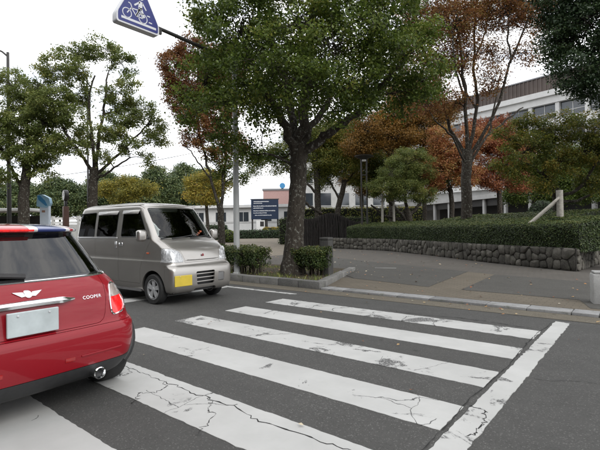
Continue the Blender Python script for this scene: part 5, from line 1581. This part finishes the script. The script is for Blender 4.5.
# ---------------- silver one-box van, driving along +X
VAN = empty('delivery_van', (-6.40, 5.09, 0), R(2.2), 'silver one-box van with yellow number plate waiting at the crossing', 'van')
vk = [(0.20, -0.10, -3.38, 0.655, 0.13, 0.10, 0.05, 0.02),
      (0.235, -0.035, -3.46, 0.70, 0.09, 0.10, 0.05, 0.02),
      (0.33, -0.005, -3.49, 0.725, 0.09, 0.11, 0.05, 0.02),
      (0.50, 0.0, -3.495, 0.735, 0.09, 0.11, 0.05, 0.02),
      (0.63, -0.012, -3.495, 0.738, 0.09, 0.11, 0.05, 0.02),
      (0.685, -0.045, -3.492, 0.739, 0.14, 0.11, 0.055, 0.02),
      (0.72, -0.075, -3.488, 0.739, 0.15, 0.11, 0.06, 0.02),
      (0.765, -0.082, -3.488, 0.7385, 0.16, 0.11, 0.06, 0.02),
      (0.80, -0.088, -3.488, 0.727, 0.16, 0.11, 0.06, 0.02),
      (0.90, -0.115, -3.488, 0.728, 0.17, 0.11, 0.065, 0.02),
      (0.98, -0.165, -3.488, 0.729, 0.17, 0.11, 0.07, 0.02),
      (1.04, -0.235, -3.488, 0.729, 0.16, 0.11, 0.08, 0.02),
      (1.10, -0.33, -3.487, 0.728, 0.14, 0.11, 0.09, 0.02),
      (1.15, -0.43, -3.485, 0.726, 0.12, 0.11, 0.10, 0.02),
      (1.19, -0.485, -3.483, 0.722, 0.10, 0.11, 0.11, 0.02),
      (1.45, -0.67, -3.455, 0.690, 0.09, 0.10, 0.12, 0.03),
      (1.72, -0.875, -3.40, 0.648, 0.09, 0.10, 0.13, 0.04),
      (1.79, -0.945, -3.37, 0.630, 0.10, 0.11, 0.13, 0.04),
      (1.835, -1.06, -3.30, 0.592, 0.12, 0.13, 0.12, 0.04),
      (1.868, -1.27, -3.16, 0.50, 0.14, 0.14, 0.10, 0.04),
      (1.886, -1.6, -2.86, 0.36, 0.14, 0.14, 0.06, 0.03),
      (1.892, -1.9, -2.5, 0.20, 0.10, 0.10, 0.03, 0.02)]
shell, vrows = loft_mesh(vk, 3, 0.028, 0.025)


def sx(poly): return [(-u, z) for u, z in poly]


FD = round_poly(sx([(0.985, 0.35), (0.985, 0.60), (0.90, 0.80), (0.66, 1.16), (1.045, 1.745), (1.70, 1.755), (1.715, 1.15), (1.70, 0.35)]), 0.04)
SD = round_poly(sx([(1.715, 0.35), (1.73, 1.15), (1.715, 1.755), (2.60, 1.755), (2.615, 1.1), (2.60, 0.72), (2.50, 0.35)]), 0.04)
W_FD = round_poly(sx([(0.775, 1.215), (1.085, 1.69), (1.615, 1.70), (1.63, 1.215)]), 0.035)
W_SD = round_poly(sx([(1.815, 1.215), (1.80, 1.705), (2.545, 1.705), (2.555, 1.215)]), 0.035)
W_Q = round_poly(sx([(2.66, 1.215), (2.66, 1.705), (3.29, 1.69), (3.34, 1.215)]), 0.035)
body = shell
for (x_, s_) in ((-0.60, 1), (-2.99, 1)):
    body = boolm(body, cutter(MB().lathe([(0.0, -1), (0.338, -1), (0.338, 1), (0.0, 1)], 40, 'y', (x_, 0, 0.268))), 'DIFFERENCE') if False else boolm(body, cutter(MB().prism([(x_ + 0.338 * cos(2 * pi * i / 40), 0.268 + 0.338 * sin(2 * pi * i / 40)) for i in range(40)], -1, 1, 'y')), 'DIFFERENCE')
van_doors = []
for sgn in (-1, 1):
    y0, y1 = (-1.0, -0.3) if sgn < 0 else (0.3, 1.0)
    body, fd = panel(body, FD, y0, y1, 'y')
    fd, g = panel(fd, W_FD, y0, y1, 'y', 0.001)
    d1 = finish('front_door', fd, M['car_silver'], VAN); finish('window', g, M['glass_mid'], d1)
    body, sd = panel(body, SD, y0, y1, 'y')
    sd, g = panel(sd, W_SD, y0, y1, 'y', 0.001)
    d2 = finish('sliding_door', sd, M['car_silver'], VAN); finish('window', g, M['glass_dark'], d2)
    body, g = panel(body, W_Q, y0, y1, 'y', 0.001)
    q_ = finish('quarter_window', g, M['glass_dark'], VAN)
    # black rubber frames, visors, handles
    ys = sgn
    def on_side(z): return np.interp(z, [r[0] for r in vrows], [r[3] for r in vrows])
    for (W, dd, vis) in ((W_FD, d1, True), (W_SD, d2, True), (W_Q, q_, False)):
        pts = []
        for (px_, pz_) in inset(W, -0.006) + [inset(W, -0.006)[0]]:
            t = (px_ + 1.9) / 1.45
            pts.append((px_, ys * (on_side(pz_) * (1 - 0.025 * t * t) - 0.002), pz_))
        MB().tube(pts, 0.0085, 5, False).build('window_seal', M['black_plastic'], dd, True)
    for (xa, xb, dd, tilt) in ((-1.08, -1.64, d1, 0.0), (-1.80, -2.56, d2, 0.0)):
        mb = MB()
        for (p, q) in ((xa, xb),):
            ya, yb, yc = on_side(1.72), on_side(1.685), on_side(1.65)
            mb.add([(p, ys * (ya + 0.006), 1.722), (q, ys * (ya + 0.006), 1.722), (q, ys * (yb + 0.018), 1.685), (p - 0.01, ys * (yb + 0.018), 1.68), (q, ys * (yc + 0.018), 1.65), (p - 0.03, ys * (yc + 0.018), 1.645)],
                   [(0, 1, 2, 3), (3, 2, 4, 5)])
        o = mb.build('window_visor', basic('visor_%d_%d' % (sgn, int(-xa * 100)), (0.45, 0.45, 0.43), 0.15, 0, 0.05), dd, True, 60)
        md = o.modifiers.new('t', 'SOLIDIFY'); md.thickness = 0.004
    hx = {'f': -1.62, 's': -1.79}
    MB().rbox(hx['f'] - 0.06, hx['f'] + 0.06, ys * 0.722 - 0.02, ys * 0.722 + 0.02, 1.03, 1.10, 0.012).build('handle', M['chrome'], d1, True)
    MB().rbox(hx['s'] - 0.025, hx['s'] + 0.025, ys * 0.722 - 0.02, ys * 0.722 + 0.02, 0.985, 1.12, 0.01).build('handle', M['chrome'], d2, True)
    MB().rbox(-0.77, -0.71, ys * 0.731 - 0.01, ys * 0.731 + 0.004, 0.90, 0.93, 0.005).build('side_marker', M['amber'], VAN, True)
    MB().rbox(-3.36, -1.76, ys * 0.716 if ys > 0 else -0.732, 0.732 if ys > 0 else -0.716, 1.175, 1.20, 0.006).build('belt_moulding', M['alloy'], VAN, True)
    # door mirror
    mr = MB().rbox(-0.80, -0.68, ys * 0.78 - 0.012 if ys > 0 else -0.94, 0.94 if ys > 0 else -0.768, 1.13, 1.34, 0.045, 3).build('door_mirror', M['car_silver'], VAN, True)
    MB().box(-0.804, -0.8005, ys * 0.80 if ys > 0 else -0.92, 0.92 if ys > 0 else -0.80, 1.155, 1.315).build('mirror_glass', M['chrome'], mr)
    MB().rbox(-0.77, -0.72, ys * 0.69 if ys > 0 else -0.79, 0.79 if ys > 0 else -0.69, 1.17, 1.22, 0.015).build('mirror_arm', M['black_plastic'], mr, True)

WS = round_poly([(-0.61, 1.185), (0.61, 1.185), (0.562, 1.755), (-0.562, 1.755)], 0.05)
body, g = panel(body, WS, -1.3, 0.2, 'x', 0.001)
ws = finish('windscreen', g, M['glass_clear'], VAN)
RW = round_poly([(-0.58, 1.2), (0.58, 1.2), (0.53, 1.70), (-0.53, 1.70)], 0.05)
body, g = panel(body, RW, -3.9, -3.1, 'x', 0.001)
finish('rear_window', g, M['glass_dark'], VAN)
# bonnet, headlamps, bumper
HOOD = round_poly([(-0.405, 0.745), (0.405, 0.745), (0.40, 0.80), (0.46, 0.965), (0.60, 1.02), (0.62, 1.165), (-0.62, 1.165), (-0.60, 1.02), (-0.46, 0.965), (-0.40, 0.80)], 0.02)
body, hood = panel(body, HOOD, -0.62, 0.2, 'x', 0.004)
hood_o = finish('bonnet', hood, M['car_silver'], VAN)
for sgn in (-1, 1):
    HL = round_poly([(sgn * a, b) for a, b in ((0.435, 0.755), (0.42, 0.80), (0.475, 0.95), (0.60, 1.0), (0.70, 1.005), (0.74, 0.99), (0.74, 0.755))], 0.02)
    body, hl = panel(body, HL, -0.36, 0.2, 'x', 0.003)
    h_o = finish('headlamp', hl, M['lens'], VAN)
    MB().lathe([(0.0, 0.0), (0.045, 0.005), (0.085, 0.05), (0.09, 0.06)], 20, 'x', (-0.24, sgn * 0.55, 0.86)).build('reflector', M['chrome'], h_o, True)
    MB().lathe([(0.0, 0.075), (0.02, 0.07), (0.022, 0.0)], 12, 'x', (-0.24, sgn * 0.55, 0.86)).build('bulb', M['white_paint'], h_o, True)
    MB().rbox(-0.33, -0.265, sgn * 0.40 if sgn > 0 else -0.70, 0.70 if sgn > 0 else -0.40, 0.75, 1.0, 0.02).build('lamp_housing', M['lamp_silver'], h_o, True)
    MB().rbox(-0.27, -0.24, sgn * 0.625 if sgn > 0 else -0.69, 0.69 if sgn > 0 else -0.625, 0.78, 0.97, 0.01).build('turn_signal', M['alloy'], h_o, True)
bump = boolm(body, cutter(MB().box(-0.255, 0.2, -1, 1, 0.1, 0.688)), 'INTERSECT')
body = boolm(body, cutter(MB().box(-0.259, 0.2, -1, 1, 0.1, 0.692)), 'DIFFERENCE')
SLOT = round_poly([(-0.20, 0.335), (0.20, 0.335), (0.22, 0.575), (-0.22, 0.575)], 0.03)
bump = boolm(bump, cutter(MB().prism(SLOT, -0.2, 0.2, 'x')), 'DIFFERENCE')
LOW = round_poly([(-0.36, 0.10), (0.36, 0.10), (0.24, 0.275), (-0.24, 0.275)], 0.03)
bump = boolm(bump, cutter(MB().prism(LOW, -0.2, 0.2, 'x')), 'DIFFERENCE')
FOG = round_poly([(0.30, 0.36), (0.46, 0.36), (0.47, 0.52), (0.31, 0.53)], 0.02)
bump = boolm(bump, cutter(MB().prism(FOG, -0.2, 0.2, 'x')), 'DIFFERENCE')
b_o = finish('front_bumper', bump, M['car_silver'], VAN)
MB().box(-0.16, -0.10, -0.66, 0.66, 0.22, 0.66).build('grille_backing', M['black_plastic'], VAN)
for z in (0.385, 0.455, 0.525): MB().rbox(-0.045, -0.018, -0.225, 0.225, z - 0.011, z + 0.011, 0.006).build('grille_slat', M['car_silver'], VAN, True)
MB().rbox(-0.055, -0.025, 0.305, 0.465, 0.365, 0.525, 0.01).build('fog_lamp_blank', M['trim_grey'], b_o, True)
MB().prism(round_poly([(-0.73, 0.205), (-0.40, 0.205), (-0.34, 0.30), (-0.73, 0.325)], 0.02), -0.012, 0.016, 'x').build('bumper_lip', M['car_silver'], b_o, True) if False else None
pl_ = MB().rbox(0.004, 0.018, -0.672, -0.325, 0.34, 0.53, 0.006)
pl_.v = [(p[0] - 0.055 * ((p[1]) / 0.735) ** 2, p[1], p[2]) for p in pl_.v]
pl_o = pl_.build('number_plate', M['plate_yellow'], VAN)
pl_o['label'] = 'blank yellow number plate'
for q in (-0.57, -0.415): MB().lathe([(0.0, 0.005), (0.006, 0.004), (0.007, 0.0)], 10, 'x', (-0.01 + 0.0, q, 0.515)).build('bolt', M['alloy'], pl_o)
finish('body', body, M['car_silver'], VAN)
# three-diamond badge
mb = MB()
for a in (90, 210, 330):
    d_ = Vector((cos(R(a)), sin(R(a)))) * 0.026
    n_ = Vector((-d_.y, d_.x)) * 0.55
    mb.prism([(0, 0), tuple(d_ * 0.5 + n_), tuple(d_), tuple(d_ * 0.5 - n_)], 0, 0.006, 'x')
bd = mb.build('badge', basic('badge_red', (0.22, 0.012, 0.02), 0.3), hood_o); bd.location = (-0.088, 0, 0.865); bd.scale = (1, 1.15, 1.15)
MB().tube([(-0.075, -0.37, 0.79), (-0.068, -0.2, 0.785), (-0.066, 0.2, 0.785), (-0.075, 0.37, 0.79)], 0.006, 5).build('nose_trim', M['chrome'], hood_o, True)
# cowl, wipers
MB().prism(round_poly([(-0.60, 1.145), (0.60, 1.145), (0.585, 1.19), (-0.585, 1.19)], 0.01), -0.62, -0.52, 'x').build('cowl', M['black_plastic'], VAN)
for (ya, yb) in ((-0.40, 0.10), (0.02, 0.52)):
    wv = MB().tube([(-0.46, ya, 1.175), (-0.47, (ya + yb) / 2, 1.20), (-0.515, yb, 1.225)], [0.012, 0.009, 0.007], 6).build('wiper', M['black_plastic'], VAN, True)
for sgn in (-1, 1):
    wheel(VAN, -0.60, sgn * 0.655, 0.272, 0.150, sgn); wheel(VAN, -2.99, sgn * 0.655, 0.272, 0.150, sgn)
    well(VAN, -0.60, sgn * 0.70, 0.345, 0.30, sgn); well(VAN, -2.99, sgn * 0.70, 0.345, 0.30, sgn)
    MB().box(-1.0 + -1.6, -1.0, sgn * 0.60 if sgn > 0 else -0.71, 0.71 if sgn > 0 else -0.60, 0.20, 0.245).build('sill', M['trim_grey'], VAN)
    MB().tube([(-1.02, sgn * 0.605, 1.812), (-1.9, sgn * 0.617, 1.818), (-3.3, sgn * 0.60, 1.805)], 0.008, 6).build('roof_gutter', M['car_silver'], VAN, True)
MB().rbox(-1.02, -0.60, -0.62, 0.62, 0.95, 1.215, 0.03).build('dashboard', M['trim_grey'], VAN, True)
for y_ in (-0.32, 0.32):
    seat_part(VAN, -1.25, y_, 0.82); seat_part(VAN, -2.25, y_, 0.78)
steering(VAN, -0.98, -0.32, 1.15)
for sgn in (-1, 1):
    MB().box(-3.492, -3.475, sgn * 0.55 if sgn > 0 else -0.68, 0.68 if sgn > 0 else -0.55, 0.75, 1.15).build('tail_lamp', M['red_lens'], VAN)
# things lying on the van's dashboard
vm = Matrix.Translation(VAN.location) @ Matrix.Rotation(R(2.2), 4, 'Z')
def on_dash(name, x, y, z, sx_, sy_, sz_, col, label, cat, rz=0.2):
    p = vm @ Vector((x, y, z))
    o = MB().rbox(-sx_ / 2, sx_ / 2, -sy_ / 2, sy_ / 2, 0, sz_, min(sx_, sy_, sz_) * 0.3).build(name, basic(name + '_mat', col, 0.7), None, True)
    o.location = p; o.rotation_euler = (0, 0, R(2.2) + rz)
    tag(o, label, cat)


on_dash('paper_packet', -0.70, -0.10, 1.216, 0.14, 0.24, 0.06, (0.75, 0.78, 0.78), 'white paper packet lying behind the van windscreen', 'packet')
on_dash('tissue_box', -0.69, 0.16, 1.216, 0.13, 0.22, 0.07, (0.20, 0.52, 0.66), 'pale blue tissue box lying behind the van windscreen', 'box', -0.1)
on_dash('cloth_bundle', -0.70, 0.42, 1.216, 0.13, 0.13, 0.10, (0.62, 0.16, 0.08), 'small orange cloth bundle on the passenger end of the van dashboard', 'cloth', 0.5)

# ---------------- red three-door hatchback driving away along -X
MINI_YAW = R(180 + 3.0)
MINI = empty('hatchback_car', (-3.79, 1.125, 0), MINI_YAW, 'red hatchback seen from behind with flag painted roof and brake lamps lit', 'car')
mk = [(0.17, 2.92, -0.32, 0.72, 0.34, 0.16, 0.15, 0.05),
      (0.22, 3.03, -0.43, 0.79, 0.36, 0.18, 0.16, 0.055),
      (0.335, 3.11, -0.485, 0.872, 0.38, 0.20, 0.18, 0.06),
      (0.47, 3.13, -0.50, 0.895, 0.38, 0.20, 0.18, 0.06),
      (0.565, 3.12, -0.495, 0.895, 0.38, 0.20, 0.18, 0.06),
      (0.60, 3.10, -0.475, 0.89, 0.38, 0.20, 0.18, 0.06),
      (0.63, 3.08, -0.445, 0.885, 0.38, 0.21, 0.18, 0.065),
      (0.74, 3.05, -0.428, 0.866, 0.38, 0.22, 0.18, 0.07),
      (0.83, 3.00, -0.408, 0.836, 0.38, 0.24, 0.18, 0.075),
      (0.89, 2.85, -0.385, 0.820, 0.38, 0.25, 0.18, 0.08),
      (0.925, 2.55, -0.358, 0.806, 0.36, 0.26, 0.16, 0.08),
      (0.955, 2.15, -0.328, 0.788, 0.30, 0.26, 0.14, 0.08),
      (0.98, 1.92, -0.300, 0.764, 0.22, 0.25, 0.14, 0.08),
      (1.00, 1.87, -0.280, 0.744, 0.20, 0.24, 0.14, 0.08),
      (1.16, 1.62, -0.175, 0.665, 0.18, 0.21, 0.13, 0.08),
      (1.315, 1.38, -0.072, 0.585, 0.16, 0.19, 0.12, 0.08),
      (1.335, 1.36, -0.062, 0.578, 0.16, 0.19, 0.12, 0.08),
      (1.342, 1.36, -0.115, 0.590, 0.16, 0.19, 0.12, 0.09),
      (1.360, 1.32, -0.125, 0.588, 0.16, 0.20, 0.12, 0.09),
      (1.385, 1.20, -0.060, 0.54, 0.20, 0.23, 0.12, 0.09),
      (1.402, 1.05, 0.08, 0.45, 0.22, 0.24, 0.10, 0.08),
      (1.412, 0.80, 0.30, 0.26, 0.15, 0.15, 0.05, 0.05)]
mshell, mrows = loft_mesh(mk, 3, 0.025, 0.05)
BOXX = (-2, 5)
roof = boolm(mshell, cutter(MB().box(-2, 5, -2, 2, 1.337, 2)), 'INTERSECT')
ghouse = boolm(mshell, cutter(MB().box(-2, 5, -2, 2, 0.984, 1.3355)), 'INTERSECT')
mbody = boolm(mshell, cutter(MB().box(-2, 5, -2, 2, -1, 0.979)), 'INTERSECT')
# flag roof
t = NT('flag_roof')
ox, oy, oz = t.sep(t.tc())
u = t.math('DIVIDE', t.math('ABSOLUTE', oy), 0.60)
vv = t.math('DIVIDE', t.math('ABSOLUTE', t.math('SUBTRACT', ox, 0.58)), 0.78)
dg_ = t.math('ABSOLUTE', t.math('SUBTRACT', u, vv))
lt = lambda a, b: t.math('LESS_THAN', a, b)
RED, WHT, BLU = (0.38, 0.012, 0.02), (0.62, 0.63, 0.63), (0.012, 0.03, 0.16)
c = t.mix(lt(dg_, 0.15), BLU, WHT)
c = t.mix(lt(dg_, 0.05), c, RED)
c = t.mix(lt(t.math('MINIMUM', u, vv), 0.30), c, WHT)
c = t.mix(lt(t.math('MINIMUM', u, vv), 0.19), c, RED)
t.color(c); t.set(Roughness=0.3, Coat_Weight=1.0, Coat_Roughness=0.03)
roof_o = finish('roof', roof, t.m, MINI)
roof_o['label'] = 'red, white and blue flag painted roof'
# glazing
RWM = round_poly([(-0.605, 1.004), (0.605, 1.004), (0.455, 1.322), (-0.455, 1.322)], [0.05, 0.05, 0.07, 0.07])
ghouse, g = panel(ghouse, RWM, -1.0, 0.12, 'x', 0.001)
rw_o = finish('rear_window', g, M['glass_rear'], MINI)
WSM = round_poly([(-0.66, 1.0), (0.66, 1.0), (0.54, 1.32), (-0.54, 1.32)], 0.05)
ghouse, g = panel(ghouse, WSM, 1.2, 3.0, 'x', 0.001)
finish('windscreen', g, M['glass_clear'], MINI)
for sgn in (-1, 1):
    y0, y1 = (-1.0, -0.35) if sgn < 0 else (0.35, 1.0)
    for nm, poly in (('door_window', [(0.80, 1.0), (1.66, 1.0), (1.30, 1.315), (0.78, 1.318)]), ('quarter_window', [(0.05, 1.0), (0.74, 1.0), (0.72, 1.318), (0.16, 1.31)])):
        ghouse, g = panel(ghouse, round_poly(poly, 0.03), y0, y1, 'y', 0.001)
        finish(nm, g, M['glass_dark'], MINI)
finish('pillars', ghouse, M['black_gloss'], MINI)
# wheel arches
for x_ in (0.06, 2.50):
    mbody = boolm(mbody, cutter(MB().prism([(x_ + 0.345 * cos(2 * pi * i / 40), 0.29 + 0.345 * sin(2 * pi * i / 40)) for i in range(40)], -1, 1, 'y')), 'DIFFERENCE')
# black lower valance, red rear bumper, tailgate, lamps
val = boolm(mbody, cutter(MB().box(-1, 5, -1, 1, 0, 0.317)), 'INTERSECT')
mbody = boolm(mbody, cutter(MB().box(-1, 5, -1, 1, 0, 0.321)), 'DIFFERENCE')
finish('lower_valance', val, M['black_plastic'], MINI)
TG = round_poly([(-0.555, 0.635), (0.555, 0.635), (0.60, 0.97), (-0.60, 0.97)], [0.06, 0.06, 0.02, 0.02])
TG = round_poly([(-0.54, 0.618), (0.54, 0.618), (0.575, 0.80), (0.59, 0.99), (-0.59, 0.99), (-0.575, 0.80)], [0.07, 0.07, 0.02, 0.02, 0.02, 0.02])
mbody, tg = panel(mbody, TG, -1.0, -0.12, 'x', 0.0035)
lamps = []
for sgn in (-1, 1):
    TL = round_poly([(sgn * a, b) for a, b in ((0.615, 0.655), (0.745, 0.685), (0.775, 0.75), (0.745, 0.86), (0.685, 0.91), (0.635, 0.89), (0.605, 0.77))], 0.05)
    mbody, tl = panel(mbody, TL, -1.0, -0.05, 'x', 0.002)
    ring = inset(TL, -0.004)
    lamps.append((sgn, TL, tl))
bmp = boolm(mbody, cutter(MB().box(-1, -0.02, -1, 1, 0.2, 0.6055)), 'INTERSECT')
mbody = boolm(mbody, cutter(MB().box(-1, -0.016, -1, 1, 0.2, 0.6085)), 'DIFFERENCE')
# plate recess in the tailgate
REC = round_poly([(-0.235, 0.622), (0.235, 0.622), (0.255, 0.70), (0.255, 0.83), (-0.255, 0.83), (-0.255, 0.70)], 0.04)
bmp_o = finish('rear_bumper', bmp, M['car_red'], MINI)
tg_o = finish('tailgate', tg, M['car_red'], MINI)
mb_o = finish('body', mbody, M['car_red'], MINI)
for sgn, TL, tl in lamps:
    lit = boolm(tl, cutter(MB().box(-1, 1, -1, 1, 0, 0.80)), 'INTERSECT')
    clr = boolm(tl, cutter(MB().box(-1, 1, -1, 1, 0.802, 2)), 'INTERSECT')
    lo_ = finish('tail_lamp', lit, M['brake_glow'], MINI)
    finish('indicator_lens', clr, basic('indicator_lens_%d' % sgn, (0.42, 0.36, 0.33), 0.15, 0.2, 0.2, 30, coat=0.8), lo_)

from mathutils.bvhtree import BVHTree


def bvh_of(objs):
    vs, fs = [], []
    for o in objs:
        b = len(vs)
        vs += [v_.co.copy() for v_ in o.data.vertices]
        fs += [[i + b for i in p.vertices] for p in o.data.polygons]
    return BVHTree.FromPolygons(vs, fs)


_mt = bpy.data.meshes.new('full'); _mt = mshell.copy()
_mo = bpy.data.objects.new('tmp', _mt)
MBVH = bvh_of([_mo]); bpy.data.objects.remove(_mo)


def rear_x(y, z):
    h_ = MBVH.ray_cast(Vector((-2, y, z)), Vector((1, 0, 0)))
    return h_[0].x if h_[0] is not None else -0.4


for sgn, TL, tl in lamps:
    pts = [(rear_x(a * 0.998, b) - 0.002, a, b) for a, b in inset(TL, -0.003)]
    MB().tube(pts + [pts[0]], 0.008, 6, False).build('lamp_bezel', M['chrome'], MINI, True)
# chrome waist strip round the car
row = outline(*np.array([np.interp(0.981, [r[0] for r in mrows], [r[i] for r in mrows]) for i in range(1, 8)]), bs=0.05)
pts = [(p[0] * 1.0, p[1], 0.981) for p in row]
MB().tube(pts + [pts[0]], 0.0095, 6, False).build('waist_strip', M['chrome'], MINI, True)
# tailgate furniture
def strip_on_rear(y0, y1, z0, z1, dep, name, mat, parent, n=14, taper=0.0, off=0.0, crown=0.0):
    """bar hugging the rear surface"""
    v, f = [], []
    for i in range(n + 1):
        y_ = y0 + (y1 - y0) * i / n
        e = abs(2 * i / n - 1)
        hh = 1 - taper * max(0, e - 0.7) / 0.3
        zc = (z0 + z1) / 2 + crown * (1 - e * e)
        for (zz, dx) in ((zc - (z1 - z0) / 2 * hh, 0.004), (zc - (z1 - z0) / 2 * hh, -dep * (0.3 + 0.7 * hh)), (zc, -dep * 1.25 * (0.3 + 0.7 * hh)), (zc + (z1 - z0) / 2 * hh, -dep * (0.3 + 0.7 * hh) * 0.8), (zc + (z1 - z0) / 2 * hh, 0.004)):
            v.append((rear_x(y_, zz) + dx - off, y_, zz))
    for i in range(n):
        for j in range(5):
            f.append((i * 5 + j, i * 5 + (j + 1) % 5, (i + 1) * 5 + (j + 1) % 5, (i + 1) * 5 + j))
    f.append(tuple(range(5))); f.append(tuple(n * 5 + j for j in range(5))[::-1])
    return mesh_obj(name, v, f, mat, parent, True, 50, True)


strip_on_rear(-0.31, 0.31, 0.815, 0.857, 0.032, 'handle', M['chrome'], tg_o, 20, 0.7, crown=0.006)
MB().rbox(-0.475, -0.455, -0.165, 0.165, 0.635, 0.80, 0.006).build('number_plate', M['plate_pale'], tg_o)['label'] = 'blurred pale number plate'
for q in (-0.1, 0.1): MB().lathe([(0.0, -0.006), (0.007, -0.005), (0.008, 0.0)], 10, 'x', (-0.4755, q, 0.775)).build('plate_bolt', M['alloy'], tg_o)
MB().box(-0.456, -0.40, -0.15, 0.15, 0.65, 0.79).build('plate_mount', M['black_plastic'], tg_o)
# winged badge
wz = 0.905
wing = []
for s_ in (-1, 1):
    wing.append([(s_ * 0.02, wz - 0.013), (s_ * 0.045, wz - 0.016), (s_ * 0.075, wz + 0.004), (s_ * 0.095, wz + 0.018), (s_ * 0.03, wz + 0.014)])
mb = MB()
for w_ in wing: mb.prism(w_, 0, 0.008, 'x')
mb.lathe([(0.0, 0.012), (0.024, 0.010), (0.027, 0.0)], 18, 'x', (0, 0, wz))
mb.v = [(rear_x(p[1], p[2]) - p[0] - 0.001, p[1], p[2]) for p in mb.v]
mb.build('winged_badge', M['chrome'], tg_o)
cu = bpy.data.curves.new('badge_text', 'FONT'); cu.body = 'COOPER'; cu.size = 0.034; cu.extrude = 0.002; cu.align_x = 'CENTER'; cu.space_character = 1.15
to = bpy.data.objects.new('tmp_text', cu); COL.objects.link(to)
dg = bpy.context.evaluated_depsgraph_get(); dg.update()
tme = bpy.data.meshes.new_from_object(to.evaluated_get(dg)); bpy.data.objects.remove(to)
for v_ in tme.vertices:
    # text plane to the rear face (car's right is -y, seen from behind reads left to right towards -y)
    y_ = -0.455 - v_.co.x * 1.05; z_ = 0.815 + v_.co.y
    v_.co = Vector((rear_x(y_, z_) - 0.003 - v_.co.z, y_, z_))
tme.materials.append(M['chrome'])
link(bpy.data.objects.new('lettering', tme), tg_o)
# rear wiper
MB().tube([(rear_x(0.0, 1.03) - 0.02, -0.02, 1.02), (rear_x(0.2, 1.045) - 0.03, 0.2, 1.045), (rear_x(0.42, 1.05) - 0.025, 0.42, 1.05)], [0.02, 0.018, 0.012], 7).build('rear_wiper', M['black_plastic'], rw_o, True)
# brake light under the spoiler
strip_on_rear(-0.15, 0.15, 1.340, 1.360, 0.006, 'high_brake_lamp', M['brake_led'], roof_o, 10)
# bumper details
for s_ in (-1, 1):
    strip_on_rear(s_ * 0.20 if s_ > 0 else -0.27, 0.27 if s_ > 0 else -0.20, 0.385, 0.415, 0.004, 'reflector', M['red_lens'], bmp_o, 6)
    strip_on_rear(s_ * 0.32 if s_ > 0 else -0.66, 0.66 if s_ > 0 else -0.32, 0.40, 0.412, 0.006, 'bumper_crease', M['car_red'], bmp_o, 10)
MB().lathe([(0.030, -0.03), (0.040, -0.05), (0.046, -0.045), (0.044, 0.12), (0.034, 0.12), (0.030, -0.03)], 22, 'x', (-0.470, -0.445, 0.252)).build('exhaust_pipe', M['chrome'], MINI, True)
MB().lathe([(0.0, 0.0), (0.033, 0.0)], 18, 'x', (-0.475, -0.445, 0.252)).build('exhaust_bore', M['black_plastic'], MINI)
MB().rbox(-0.25, 0.15, -0.60, -0.15, 0.17, 0.26, 0.03).build('silencer', M['trim_grey'], MINI, True)
# arch trims, wheels, cabin
for x_ in (0.06, 2.50):
    for s_ in (-1, 1):
        pts = []
        for i in range(25):
            a = -0.12 + (pi + 0.24) * i / 24
            px_, pz_ = x_ + 0.365 * cos(a), 0.29 + 0.365 * sin(a)
            h_ = MBVH.ray_cast(Vector((px_, s_ * 2, pz_)), Vector((0, -s_, 0)))
            pts.append((px_, (h_[0].y if h_[0] is not None else s_ * 0.8) + s_ * 0.004, pz_))
        MB().tube(pts, 0.04, 8).build('arch_trim', M['black_plastic'], MINI, True)
        wheel(MINI, x_, s_ * 0.775, 0.295, 0.195, s_, 5, 0.20, False)
        well(MINI, x_, s_ * 0.80, 0.345, 0.33, s_)
for y_ in (-0.36, 0.36):
    seat_part(MINI, 1.05, y_, 0.62, 0.5); seat_part(MINI, 0.58, y_, 0.55, 0.5)
MB().rbox(1.45, 1.85, -0.66, 0.66, 0.72, 0.95, 0.06).build('dashboard', M['trim_grey'], MINI, True)
steering(MINI, 1.40, -0.36, 0.88)
MB().tube([(1.05, 0.0, 1.405), (1.0, 0.0, 1.44)], [0.03, 0.015], 10).build('aerial', M['black_plastic'], roof_o, True)
MB().box(2.9, 3.12, -0.5, 0.5, 0.40, 0.58).build('front_grille', M['black_plastic'], MINI)
for s_ in (-1, 1):
    MB().lathe([(0.0, 0.05), (0.08, 0.035), (0.105, 0.0)], 20, 'x', (2.86, s_ * 0.58, 0.72)).build('headlamp', M['chrome'], MINI, True)
    MB().rbox(1.45, 1.60, s_ * 0.80 if s_ > 0 else -0.99, 0.99 if s_ > 0 else -0.80, 0.98, 1.10, 0.04).build('door_mirror', M['car_red'], MINI, True)
